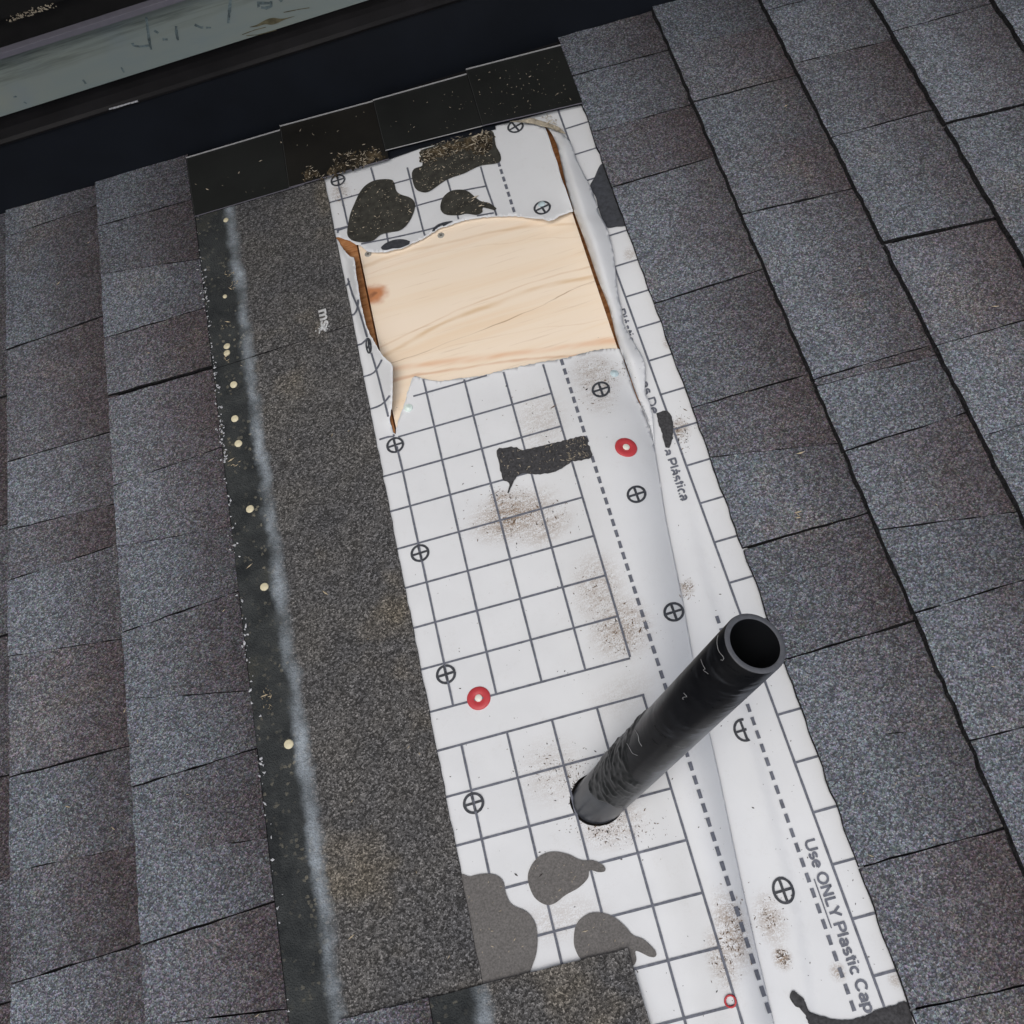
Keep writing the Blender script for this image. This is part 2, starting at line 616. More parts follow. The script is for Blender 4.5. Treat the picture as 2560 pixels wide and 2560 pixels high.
M['knot'] = plain('brown_knot', (.105, .095, .058), .8, .2, vary=.5, vscale=90)

# ------------------------------------------------------------------ ROOF: deck and shingles
roof = bpy.data.objects.new('roof', None)
COL.objects.link(roof)
roof.matrix_world = ROOF
roof['kind'] = 'structure'
roof['label'] = 'pitched roof of dark grey laminated asphalt shingles'
WORLD['roof'] = ROOF.copy()

PLY = dict(x0=-.1900, x1=.1050, y0=.735, y1=1.215)      # opening in the deck
DX0, DX1, DY0, DY1 = -1.30, 1.22, -.62, WALL_Y - .001
bm = bmesh.new()
for lo, hi in (((DX0, DY0), (PLY['x0'], DY1)), ((PLY['x1'] + .011, DY0), (DX1, DY1)),
               ((PLY['x0'], DY0), (PLY['x1'] + .011, PLY['y0'])), ((PLY['x0'], PLY['y1']), (PLY['x1'] + .011, DY1))):
    box(bm, (lo[0], lo[1], -.019), (hi[0], hi[1], 0.0))
box(bm, (PLY['x0'] - .02, PLY['y0'] - .02, -.045), (PLY['x1'] + .031, PLY['y1'] + .02, -.0195))
bm_obj('deck', bm, M['deck'], roof)

M['felt'] = plain('black_underlay_felt', (.012, .012, .013), .9, .1)
bm = bmesh.new()
box(bm, (DX0, DY0, .0002), (-.245, DY1, .0012))
box(bm, (.195, DY0, .0002), (DX1, DY1, .0012))
box(bm, (-.2449, DY0, .0001), (.1949, -.06, .0004))
box(bm, (-.2449, 1.285, .0013), (.1949, DY1, .0022))
box(bm, (.1705, DY0, .0027), (.1990, DY1 - .055, .0031))
bm_obj('felt_layer', bm, M['felt'], roof)

COURSES = [-.990, -.846, -.702, -.5575, -.411]
COURSES_R = [.1655, .309, .4545, .5935, .735, .878, 1.02]

def jag(a, b, n, amp):
    """ragged straight edge between two plan points"""
    out = []
    for i in range(n):
        t = i / n
        j = amp if 0 < i else 0
        dx, dy = b[0] - a[0], b[1] - a[1]
        L = math.hypot(dx, dy) + 1e-9
        r = random.uniform(-j, j)
        out.append((a[0] + dx * t - dy / L * r, a[1] + dy * t + dx / L * r))
    return out

def shingle_tab(xl, xr, yTL, yTR, yBL, yBR, tone, bright, zb, zt0, zt1, over=.012, rag=.0011, lip=0.0):  # lip: how far the dark butt edge slants out as a shadow gap
    """one visible tab: left butt edge at xl, tucked under the next course at xr"""
    k = (xr + over - xl) / (xr - xl)
    tr = yTL + (yTR - yTL) * k
    br = yBL + (yBR - yBL) * k
    n1 = max(4, int(abs(yTL - yBL) / .012))
    o = jag((xl, yTL), (xl, yBL), n1, rag) + jag((xl, yBL), (xr + over, br), 10, rag * .8) + \
        jag((xr + over, br), (xr + over, tr), 2, 0) + jag((xr + over, tr), (xl, yTL), 10, rag * .8)
    zt = lambda x, y: zt0 + (zt1 - zt0) * (x - xl) / (xr - xl)
    b = bmesh.new()
    prism(b, o, lambda x, y: zt(x, y) - zb, zt, 0, 1, (lambda x, y: -random.uniform(.5, 1.0) * lip if x < xl + .004 else 0.0))  # dark edge face slants out to stand for the shadow gap at the butt
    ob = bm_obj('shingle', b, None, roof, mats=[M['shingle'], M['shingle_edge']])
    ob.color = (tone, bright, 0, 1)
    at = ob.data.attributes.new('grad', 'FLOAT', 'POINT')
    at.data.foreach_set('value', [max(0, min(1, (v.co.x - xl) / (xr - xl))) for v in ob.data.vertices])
    return ob

def course(xl, xr, cuts, tones=None, zt0=.0092, zt1=.0042, y_top=None, y_bot=None, over=.012, lip=.0012):
    """cuts: (left pixel, right pixel, gap in metres) from the wall down"""
    rows = []
    yt = WALL_Y - .001 if y_top is None else y_top
    rows.append((yt, yt, 0.0))
    for L, R, gap in cuts:
        if isinstance(L, tuple):
            rows.append((P(*L, .007).y, P(*R, .005).y, gap))
        else:
            rows.append((L, R, gap))
    yb = -.52 if y_bot is None else y_bot
    while rows[-1][0] - .17 > yb:
        y = rows[-1][0] - random.uniform(.10, .165)
        rows.append((y, y + random.uniform(-.004, .004), random.choice((.0012, .0018, .0003))))
    rows.append((yb, yb, 0.0))
    for i in range(len(rows) - 1):
        a, c = rows[i], rows[i + 1]
        tone = tones[i] if tones and i < len(tones) else random.choice((.0, .1, .25, .6, .8))
        dz = random.uniform(-.0004, .0004) + (.0006 if i % 2 else 0)
        shingle_tab(xl, xr, a[0] - a[2] / 2, a[1] - a[2] / 2, c[0] + c[2] / 2, c[1] + c[2] / 2,
                    tone, random.uniform(.88, 1.10), .0042 if lip < .002 else .0062, zt0 + dz, zt1 + dz, over, lip=lip)

g1, g0, g3 = .0020, .0004, .0055
L0c = [((0, 720), (23, 713), g1), ((0, 1004), (23, 999), g1), ((0, 1323), (23, 1318), g1), ((0, 1600), (28, 1591), g1),
       ((0, 1951), (33, 1941), g1), ((0, 2210), (33, 2200), g0), ((0, 2519), (44, 2510), g1)]
L0c = [((P(*a).y + .0), P(*a).y + .002, g) for a, b, g in L0c]
L1c = [((23, 592), (242, 512), g1), ((28, 875), (265, 787), g1), ((28, 1155), (277, 1078), g1), ((28, 1325), (290, 1258), g0 * 2),
       ((30, 1451), (300, 1358), g1), ((32, 1640), (312, 1595), g0), ((35, 1942), (326, 1863), g1), ((40, 2177), (345, 2112), g0),
       ((47, 2457), (359, 2356), g1)]
L2c = [((256, 566), (484, 501), g1), ((298, 675), (501, 650), g0), ((275, 845), (519, 771), g1), ((279, 992), (536, 920), g3),
       ((298, 1213), (554, 1120), g1), ((302, 1366), (587, 1316), g0), ((321, 1579), (599, 1479), g1), ((326, 1748), (638, 1725), g0),
       ((338, 1967), (645, 1872), g1), ((352, 2144), (685, 2091), g0), ((363, 2363), (689, 2254), g1), ((378, 2560), (717, 2524), g0 * 2)]
course(-.990, -.846, [])
course(-.846, -.702, L0c)
course(-.702, -.5575, L1c, [.10, .35, .62, .25, .60, .15, .55, .20, .55, .22])
course(-.5575, -.411, L2c, [.15, .45, .05, .60, .48, .30, .10, .30, .05, .35, .05, .55, .4], .0092, .0072, over=0.0)

R0c = [((1438, 191), (1676, 123), g1), ((1490, 330), (1726, 262), g0), ((1534, 470), (1786, 391), g1), ((1634, 762), (1902, 673), g1),
       ((1730, 1022), (2009, 938), g1), ((1767, 1148), (2084, 1111), g0), ((1852, 1375), (2163, 1284), g1 * 1.6), ((1955, 1653), (2280, 1553), g1),
       ((2042, 1856), (2400, 1814), g0), ((2154, 2168), (2512, 2070), g1), ((2289, 2522), (2560, 2470), g1)]
R1c = [((1683, 123), (1880, 80), g0), ((1737, 261), (1986, 189), g1), ((1788, 395), (2050, 335), g0), ((1853, 543), (2119, 475), g1),
       ((2033, 955), (2312, 866), g1), ((2036, 972), (2325, 892), g0 * 2), ((2109, 1134), (2405, 1034), g1), ((2196, 1330), (2531, 1283), g0),
       ((2284, 1537), (2590, 1440), g1)]
R2c = [((1918, 33), (2033, 0), g1), ((1985, 165), (2230, 100), g0), ((2072, 352), (2326, 275), g1), ((2198, 617), (2484, 546), g3 * .9), ((2335, 871), (2590, 790), g1)]
R3c = [((2228, 88), (2466, 12), g1), ((2361, 317), (2590, 256), g3 * .7), ((2450, 500), (2640, 450), g0)]
R4c = [((2503, 46), (2600, 16), g1)]
course(.1655, .309, R0c, [.30, .12, .62, .25, .40, .60, .12, .38, .20, .10, .62, .25])
course(.309, .4545, R1c, [.05, .50, .15, .45, .22, .6, .05, .45, .05, .30], zt0=.0118, lip=.0034)
course(.4545, .5935, R2c, [.35, .08, .45, .12, .50, .2], zt0=.0118, lip=.0034)
course(.5935, .735, R3c, [.15, .20, .05, .3], zt0=.0118, lip=.0034)
course(.735, .878, R4c, zt0=.0118, lip=.0034)
course(.878, 1.02, [], zt0=.0118, lip=.0034)

# headlap of the shingles left bare where the course above was stripped off
M['headlap'] = headlap_mat(-.3605, -.411)
def slab(pts, zt, th, mat, edge, name='shingle', rag=.0006, step=.012):
    o = []
    for a, b in zip(pts, pts[1:] + pts[:1]):
        L = math.hypot(b[0] - a[0], b[1] - a[1])
        o += jag(a, b, max(1, int(L / step)), rag)
    b = bmesh.new()
    prism(b, o, (lambda x, y: zt(x, y) - th), zt, 0, 1)
    return bm_obj(name, b, None, roof, mats=[mat, edge])

def xy(px, py, h=.004):
    p = P(px, py, h)
    return (p.x, p.y)
EZ = lambda x, y: .0062 - .0022 * (x + .411) / .19
cut1L, cut1R = xy(560, 918), xy(874, 814)
e_right = lambda y: (-.2145 - .0010 * math.sin(y * 7))
topy = WALL_Y - .05
slab([(-.4112, topy), (-.4112, cut1L[1] + .0006), (e_right(1), cut1R[1] + .0006), (-.2165, topy)], EZ, .0032, M['headlap'], M['shingle_edge'])
botL, botR = xy(846, 2549), xy(1207, 2456)
slab([(-.4112, cut1L[1] - .0006), (-.4112, -.52), (-.300, -.52), (-.2148, botR[1] - .02), (e_right(1), cut1R[1] - .0006)], EZ, .0032, M['headlap'], M['shingle_edge'])

# next shingle of the stripped course, at the bottom of the picture
M['headlap2'] = headlap_mat(-.2180, -.262)
t1, t2, t3, t4 = xy(846, 2551, .009), xy(1109, 2480, .009), xy(1569, 2370, .009), xy(1625, 2560, .009)
xs_e = -.2685
ytop = lambda x: (t1[1] + (t3[1] - t1[1]) * (x - t1[0]) / (t3[0] - t1[0]))
shingle_low = slab([(xs_e, ytop(xs_e)), (xs_e, -.52), (-.040, -.52), (t4[0], t4[1]), (t3[0], ytop(t3[0]))],
                   lambda x, y: .0082, .0040, M['headlap2'], M['shingle_edge'])
shingle_tab(-.361, xs_e, ytop(-.361), ytop(xs_e), -.52, -.52, .30, 1.0, .0045, .0108, .0100, over=0.0)

# white chips of broken seal along the tab edges
def flakes(name, spots, mat, parent, size, zfun, flat=.35):
    vv, ff = [], []
    for x, y in spots:
        s = size * random.uniform(.45, 1.5)
        a = random.uniform(0, math.tau)
        el = random.uniform(.8, 2.2)
        n = random.choice((3, 4, 5))
        z = zfun(x, y)
        b = len(vv)
        for k in range(n):
            t = a + math.tau * k / n + random.uniform(-.3, .3)
            r = s * random.uniform(.6, 1.1)
            vx, vy = r * math.cos(t - a) * el, r * math.sin(t - a)
            vv.append((x + vx * math.cos(a) - vy * math.sin(a), y + vx * math.sin(a) + vy * math.cos(a), z + random.uniform(.1, flat) * s))
        vv.append((x, y, z + s * .7))
        vv.append((x, y, z - s * .1))
        for k in range(n):
            ff.append((b + k, b + (k + 1) % n, b + n))
            ff.append((b + (k + 1) % n, b + k, b + n + 1))
    o = mesh_obj(name, vv, ff, mat, parent)
    o['kind'] = 'stuff'
    return o
sp = []
for i in range(640):
    y = random.uniform(-.05, 1.235)
    dens = .5 + .5 * mnoise.noise(Vector((y * 9, 3.1, 0)))
    if random.random() < (dens ** 2 * 1.5) * (1.2 if y > .75 else .6):
        sp.append((-.4095 + random.gauss(.0004, .0026), y))
flakes('granule_chips', sp, M['chip'], roof, .0013, lambda x, y: .0068 if x > -.411 else .0074)

# ------------------------------------------------------------------ PLYWOOD PATCH
bm = bmesh.new()
pc = P(1200, 740)
box(bm, (PLY['x0'] + .0022, PLY['y0'] + .002, -.0185), (PLY['x1'], PLY['y1'] - .002, -.0006))
ply = bm_obj('plywood_patch', bm, M['wood'])
tag(ply, 'bare pale plywood patch with a knot, showing through the torn white underlayment', 'plywood')
for sx, sy in ((1102, 588), (920, 635)):
    p = P(sx, sy)
    b = bmesh.new()
    lathe(b, [(.0048, -.0008), (.0047, .0004), (.0034, .0007), (.0, .0006)], 18, Vector((p.x, p.y, -.0003)))
    sc = bm_obj('screw', b, M['steel'], ply, origin=(p.x, p.y, 0))
    b = bmesh.new()
    an = random.uniform(.2, 1.2)
    for q in (0, math.pi / 2):
        c, s = math.cos(an + q), math.sin(an + q)
        vs_ = [Vector((p.x + c * a - s * d, p.y + s * a + c * d, .00048)) for a, d in ((-.0023, -.0005), (.0023, -.0005), (.0023, .0005), (-.0023, .0005))]
        if q:
            for v in vs_:
                v.z += .00005
        b.faces.new([b.verts.new(v) for v in vs_])
    bm_obj('cross_slot', b, M['slot'], sc, origin=(p.x, p.y, 0))

# ------------------------------------------------------------------ UNDERLAYMENT
under = thing_at('underlayment', 'torn white printed synthetic underlayment with a grid, grey blotches and lettering', 'underlayment', P(1300, 1500))

C2 = lambda pts: crop(800, 0, S9, pts)
C3 = lambda pts: crop(950, 50, 550 / 1932, pts)
C4 = lambda pts: crop(800, 420, 300 / 1932, pts)
C5 = lambda pts: crop(820, 700, 300 / 1449, pts)
C6 = lambda pts: crop(1350, 550, 400 / 1932, pts)
C7 = lambda pts: crop(1450, 850, 300 / 1288, pts)
M8 = lambda pts: crop(800, 850, S9, pts)
B8 = lambda pts: crop(800, 1660, S9, pts)
RB = lambda pts: crop(1660, 1660, S9, pts)
RM = lambda pts: crop(1660, 850, S9, pts)

flap_right = C3([(1690, 1110)]) + C2([(1380, 860), (1430, 960), (1455, 1010), (1480, 1080), (1500, 1150), (1530, 1200), (1560, 1290), (1580, 1400), (1590, 1500),
              (1605, 1600), (1620, 1660)]) + C6([(1000, 1230), (1060, 1350), (1100, 1420), (1170, 1540), (1230, 1640), (1265, 1760), (1272, 1850)]) + \
    C7([(690, 290), (700, 370), (698, 450), (695, 530), (705, 590), (740, 645), (760, 720), (778, 830), (781, 900), (785, 1000), (797, 1120)])
slit_right = C3([(1465, 945), (1500, 985), (1550, 1090), (1590, 1250), (1630, 1430), (1700, 1670)]) + \
    C6([(470, 60), (560, 300), (660, 600), (720, 770), (780, 920), (830, 1050), (870, 1200), (910, 1380), (962, 1540), (1012, 1680)]) + \
    C7([(445, 120), (500, 275), (570, 480), (622, 620), (690, 760), (742, 920), (793, 1090)])
flap_top = C3([(1500, 950), (1560, 978), (1620, 1018), (1668, 1068)])
flap_poly = [slit_right[0]] + flap_top + spline(flap_right, 12) + spline(slit_right, 12)[::-1][1:-1]

contact = C7([(797, 1120), (820, 1270), (850, 1450), (880, 1650), (925, 1932)]) + [(1688, 1409), (1707, 1502), (1732, 1642), (1752, 1735), (1772, 1825), (1800, 1949),
           (1832, 2103), (1860, 2233), (1888, 2359), (1912, 2461), (1935, 2560), (1953, 2650), (2014, 2950)]
slit_left = C7([(430, 100), (490, 280), (560, 480), (612, 625), (680, 765), (735, 930), (787, 1092)])
tear_low = M8([(1605, 45), (1480, 55), (1300, 100), (1185, 118), (1080, 140), (975, 163), (870, 190), (760, 205), (640, 220), (560, 210),
               (525, 195), (498, 200), (470, 280), (450, 350), (435, 390), (417, 440), (405, 505)])
strip_edge = C5([(790, 1862), (765, 1770), (745, 1700), (755, 1620), (770, 1500), (775, 1370), (780, 1180), (781, 1080), (765, 1010), (665, 920), (560, 755), (470, 580),
                 (400, 300), (365, 100), (350, 0)]) + C4([(575, 1700), (560, 1550), (540, 1440), (480, 1420), (420, 1370), (330, 1240), (290, 1160), (252, 1110)])
tear_top = C4([(252, 1108), (340, 1128), (440, 1160), (520, 1190), (580, 1230), (640, 1245), (700, 1280), (760, 1340), (850, 1355), (1000, 1360), (1100, 1345),
               (1200, 1310), (1330, 1290), (1480, 1215), (1600, 1165), (1750, 1080), (1932, 970)]) + \
    C3([(620, 1800), (700, 1770), (850, 1740), (1050, 1725), (1200, 1725), (1400, 1745), (1500, 1762), (1590, 1715), (1695, 1680)])
slit_top = C3([(1640, 1500), (1590, 1380), (1560, 1260), (1520, 1150), (1480, 1020), (1452, 948)])
edge_left = [(818, 456), (940, 1129), (1066, 1735), (1159, 2205), (1206, 2461), (1240, 2650), (1300, 2950)]
crown = C3([(1420, 932), (1300, 902), (1230, 893), (1150, 893), (1100, 905), (1060, 905)]) + [(1240, 292), (1180, 300), (1000, 340), (900, 380), (800, 420)]
out_left = [(x - 26, y) for x, y in edge_left]

def fray(l, a=1.1):
    return [(x + random.uniform(-a, a), y + random.uniform(-a, a)) for x, y in l]
A_poly = ([(792, 425)] + dense(out_left, 40, False)[1:] + spline(contact, 12)[::-1] +
          spline(slit_left, 12)[::-1] + fray(spline(tear_low, 5))[1:] + fray(spline(strip_edge, 5), .8)[1:-1] + [(836, 593)] + fray(spline(tear_top, 5))[1:] +
          spline(slit_top, 10)[1:] + crown)
clean = [A_poly[0]]
for q in A_poly[1:]:
    if math.hypot(q[0] - clean[-1][0], q[1] - clean[-1][1]) > 1.2:
        clean.append(q)
A_poly = clean

dash_x = lambda y: 1401 + .3208 * (y - 901)
strip_up = strip_edge[::-1]
strip_up_s = sorted(strip_up, key=lambda p: p[1])

def hA(x, y):
    h = .0015 + .0007 * mnoise.noise(Vector((x * .012, y * .012, 0))) + .0003 * mnoise.noise(Vector((x * .035, y * .02, 7)))
    xe = lerp_path(edge_left, y)
    if x < xe:
        return .0010
    h *= smooth(0, 25, x - xe) * .3 + .7
    # torn upper piece curls up a little at its tear
    if y < 660 and x > 840:
        d = dist_path(tear_top, x, y)
        h += .0034 * math.exp(-d / 22) * smooth(836, 900, x)
        d2 = dist_path(slit_top, x, y)
        h += .004 * math.exp(-d2 / 35) * smooth(400, 520, y) + .003 * math.exp(-d2 / 30)
        if y > 420:
            d3 = math.hypot(x - 1385, y - 548)
            h += .006 * math.exp(-(d3 / 45) ** 2)
    # strip left of the hole is turned up towards its torn edge
    if 585 < y < 1095:
        xr = lerp_path(strip_up_s, y)
        if x < xr + 3:
            s = (x - xe) / max(8.0, xr - xe)
            k = smooth(588, 660, y) * (1 - smooth(960, 1092, y))
            h += .030 * k * max(0, s - .22) ** 1.2
    d = dist_path(tear_low, x, y) if 840 < y < 1130 and x > 985 else 99
    h += .0018 * math.exp(-d / 14)
    # long bulge beside the dashed line
    if y > 800:
        xc = lerp_path(contact, y) if y > 1111 else lerp_path(slit_left, y)
        wd = 215 - 85 * smooth(1500, 2400, y)
        s = (x - (xc - wd)) / wd
        if s > -.6:
            H = .028 * smooth(800, 1180, y) * (1 - .50 * smooth(1700, 2560, y)) + .004 * smooth(820, 900, y)
            pr = smooth(-.6, .45, s) * (1 - .90 * max(0, (s - .40) / .60) ** 2.5)
            h += H * pr
    return h

flap_sorted = sorted(flap_right, key=lambda p: p[1])
slit_sorted = sorted(slit_right, key=lambda p: p[1])
def hF(x, y):
    xl, xr = lerp_path(slit_sorted, y), lerp_path(flap_sorted, max(y, flap_sorted[0][1]))
    s = max(0, min(1, (x - xl) / max(6.0, xr - xl)))
    H = .036 * smooth(300, 460, y) * (1 - .35 * smooth(860, 1100, y))
    H = min(H, (.00036 - .00014 * smooth(820, 950, y)) * max(4.0, xr - xl))
    return .0022 + H * (smooth(-.35, .38, s) - .38) / .62 * (1 - .84 * max(0, (s - .22) / .78) ** 1.5) + .004 * smooth(300, 360, y) * s + .002 * smooth(840, 900, y)

edge_right = [(1440, 200), (1457, 263), (1699, 885), (1730, 1022), (1846, 1367), (1916, 1544), (1958, 1665), (2182, 2261), (2280, 2522), (2330, 2660), (2440, 2950)]
crease = [(1700, 1180), (1725, 1300), (1762, 1470), (1800, 1577), (1870, 1830), (1905, 1960), (1982, 2270), (2012, 2450), (2030, 2650)]
def hB(x, y):
    h = .0008 + .0003 * mnoise.noise(Vector((x * .015, y * .015, 5)))
    if y > 1150:
        d = x - lerp_path(crease, y)
        h += .0036 * smooth(1150, 1400, y) * (math.exp(-(d / 38) ** 2) if d < 0 else math.exp(-(d / 9) ** 2))
    # shallow pillow towards the shingles
    d = lerp_path(edge_right, y) - x
    if d > 0:
        h += .0016 * math.exp(-((d - 45) / 40) ** 2)
    return h

def sheet(name, poly, step, hf, mat, th=.0005, extra=()):
    v2, f2 = fill(poly, step, extra)
    vv = [P(x, y, hf(x, y)) for x, y in v2]
    fx = []
    for f in f2:
        a, b, c = (Vector(vv[i]) for i in f)
        fx.append(f if (b - a).cross(c - a).z > 0 else f[::-1])
    o = mesh_obj(name, vv, fx, mat, under, smooth_shade=True)
    sm = o.modifiers.new('thickness', 'SOLIDIFY')
    sm.thickness = th
    sm.offset = -1
    return o, BVHTree.FromPolygons([tuple(v) for v in vv], fx)

def pp(px, py):
    p = P(px, py)
    return p.x, p.y
def st(px, py, rx, ry, a):
    x, y = pp(px, py)
    return (x, y, rx, ry, a)
stainsA = [st(1285, 1290, .070, .045, .95), st(1250, 1255, .025, .02, .9), st(1360, 1325, .05, .03, .6), st(1555, 1590, .045, .05, .75), st(1500, 1490, .04, .06, .55),
           st(1355, 1060, .045, .06, .35), st(1490, 950, .04, .05, .55), st(1380, 1930, .05, .05, .32), st(1530, 2060, .05, .035, .5), st(850, 480, .02, .03, .6),
           st(1500, 1000, .03, .05, .4), st(1395, 2300, .07, .03, .3), st(1830, 2330, .022, .05, .75), st(1805, 2400, .02, .04, .6), st(1560, 1750, .05, .03, .2)]
M['paperA'] = paper_mat('printed_underlay_main', stainsA)
stainsB = [st(1718, 1470, .012, .012, .8), st(1925, 2300, .02, .035, .6), st(1955, 2395, .012, .015, .95), st(2095, 2430, .010, .012, .7), st(1700, 1075, .016, .02, .8),
           st(1575, 640, .012, .018, .5), st(1668, 860, .008, .012, .5), st(2235, 2448, .008, .012, .5), st(1395, 330, .012, .012, .6)]
M['paperB'] = paper_mat('printed_underlay_edge', stainsB)
M['paperF'] = paper_mat('plain_underlay_flap')

rows_extra = [(x - o_, y) for o_ in (3, 7, 12, 18, 25, 33, 42) for x, y in dense(contact[1:-1], 7, False)]
main, bvhA = sheet('main_sheet', A_poly, 10, hA, M['paperA'], extra=rows_extra)
flap, bvhF = sheet('torn_flap', flap_poly, 9, hF, M['paperF'], .0006)
leftB = [(1340, 300)] + [(max(x - 55, lerp_path(slit_sorted, y + 4) + 10), y + 4) for x, y in flap_sorted[1:-8]] + [(x - 16, y) for x, y in contact]
B_poly = [(1225, 255)] + [(1225, 296), (1376, 312)] + dense(leftB[1:], 30, False) + [(2030, 2952), (2490, 2952)] + [(x + 38, y) for x, y in edge_right[::-1][1:]]
edge, bvhB = sheet('edge_sheet', B_poly, 15, hB, M['paperB'])

# --- print: every mark lies on the sheet it was printed on
EPS = .0006
def drape(bvh, x, y, eps=EPS):
    d = (Vector((x, y, 0)) - CAM_L).normalized()
    hit = bvh.ray_cast(CAM_L, d)
    if hit[0] is None:
        return None
    n = hit[1] if hit[1].dot(d) < 0 else -hit[1]
    return hit[0] - d * eps + n * eps * .8

def ribbons(name, lines, w, mat, bvh, parent, step=.006, taper=False):
    """each line is a list of plan points; w the printed width"""
    vv, ff = [], []
    for ln in lines:
        pts = dense(ln, step, False)
        prev = None
        for i, p in enumerate(pts):
            a = pts[max(0, i - 1)]
            b = pts[min(len(pts) - 1, i + 1)]
            dx, dy = b[0] - a[0], b[1] - a[1]
            L = math.hypot(dx, dy) + 1e-9
            ww = w * (.92 + .16 * random.random()) / 2
            q = [drape(bvh, p[0] - dy / L * ww, p[1] + dx / L * ww), drape(bvh, p[0] + dy / L * ww, p[1] - dx / L * ww)]
            if None in q:
                prev = None
                continue
            idx = (len(vv), len(vv) + 1)
            vv += q
            if prev:
                ff.append((prev[0], prev[1], idx[1], idx[0]))
            prev = idx
    return mesh_obj(name, vv, ff, mat, parent)

def blot(name, outline, mat, bvh, parent, step=.005, eps=EPS * 1.5):
    """filled printed shape, outline in plan points"""
    v2, f2 = fill(outline, step)
    q = [drape(bvh, x, y, eps) for x, y in v2]
    keep = {}
    vv, ff = [], []
    for i, c in enumerate(q):
        if c is not None:
            keep[i] = len(vv)
            vv.append(c)
    for f in f2:
        if all(i in keep for i in f):
            ff.append(tuple(keep[i] for i in f))
    return mesh_obj(name, vv, ff, mat, parent)

def uvl(pts):
    return [(u, -v) for u, v in pts]
def pxl(pts):
    return [pp(*q) for q in pts]

GX1 = [-.1905, -.1402, -.0897, -.0393, .0110]
GX2 = [-.1880, -.1370, -.0868, -.0368, .0140]
lines = []
for i, v in enumerate([-.800, -.7478, -.6985, -.6485, -.5970, -.5450, -.4937, -.4427, -.3922]):
    lines.append(uvl([((-.158, -.1875)[i] if i < 2 else -.225, v), (GX1[-1] + .0008, v + .002)]))
for x, x2 in zip(GX1, [-.1882, -.1391, -.0877, -.0382, .0122]):
    lines.append(uvl([(x - .001, -.93 if x > -.18 else -.735), (x, -.70), (x2, -.3915)]))
for v in (-.3473, -.2966, -.2450, -.1920, -.1403, -.0890, -.0372, .0145):
    lines.append(uvl([(-.225, v - .0005), (GX2[-1] + .0015, v + .0002)]))
for x in GX2:
    lines.append(uvl([(x, -.3473), (x + .002, -.10), (x + .003, .03)]))
# upper torn piece and the turned-up strip keep the lines the photograph shows
top_lines = [C2([(45, 1090), (220, 1040), (400, 985), (490, 960), (640, 915)]), C2([(90, 1240), (160, 1217), (520, 1105), (660, 1065), (740, 1030), (890, 1000)]),
             C4([(620, 1235), (850, 1190), (1100, 1140), (1400, 1075), (1640, 1020), (1830, 970), (1932, 935)]), C3([(850, 1722), (1000, 1695)]),
             C4([(290, 250), (355, 500), (450, 920)]), C4([(820, -5), (880, 210)]), C4([(1070, 1040), (1100, 1210)]), C4([(1405, -5), (1550, 570), (1660, 1000), (1705, 1130)]),
             C3([(590, 1400), (620, 1500), (690, 1750)]), C3([(885, 1290), (930, 1450), (990, 1620), (1025, 1720)]), C4([(300, 965), (285, 1050)]),
             C4([(210, 1003), (450, 940)])]
strip_lines = [C5([(240, -20), (300, 180), (365, 330), (420, 500), (475, 690)]), C5([(525, 880), (585, 1085), (685, 1470), (740, 1690), (800, 1890)]),
               C5([(185, 90), (230, 65), (262, 10)]), C5([(235, 445), (320, 410), (360, 330), (368, 200)]), C5([(300, 805), (410, 770), (475, 705)]),
               C5([(390, 1180), (520, 1140), (585, 1085), (668, 930)]), C5([(470, 1570), (600, 1530), (685, 1475), (770, 1365)]), C5([(620, 1930), (720, 1898), (800, 1890)])]
px_lines = [pxl(spline(l, 8)) for l in top_lines + strip_lines]
lines = [l for l in lines]
ribbons('grid_print', lines + px_lines, .0025, M['ink'], bvhA, main)

# dashed lap lines
def dashes(path, v0, v1, period=.01457, ln=.0092, w=.0042):
    out = []
    v = v0
    while v < v1:
        out.append(([path(v), path(v + ln)], w, v))
        v += period
    return out
dA = lambda v: (.0306 + (v + 1.08) * .0118, -v)
lA = [uvl([(dA(v)[0], v), (dA(v + .0092)[0], v + .0092)]) for v in [-1.1400 + .01457 * i for i in range(80)] if not (-.660 < v < -.645)]
ribbons('dashed_line', lA, .0039, M['ink'], bvhA, main, step=.0031)['kind'] = 'stuff'
dB = lambda v: .1153 + (v + .31) * .0085
lB = [uvl([(dB(v), v), (dB(v + .0088), v + .0088)]) for v in [-.4100 + .01457 * i for i in range(32)]]
ribbons('dashed_line', lB, .0037, M['ink'], bvhB, edge, step=.003)['kind'] = 'stuff'
gB = [uvl([(.1318, -1.23), (.1350, -.86), (.1372, -.60), (.1404, -.33), (.1445, -.03), (.1452, .04)])]
for i in range(26):
    v = -.0322 - .0514 * i
    xo = .1443 + (v + .03) * .0105
    gB.append(uvl([(xo, v + .0005), (.1800, v)]))
ribbons('grid_print', gB, .0025, M['ink'], bvhB, edge)

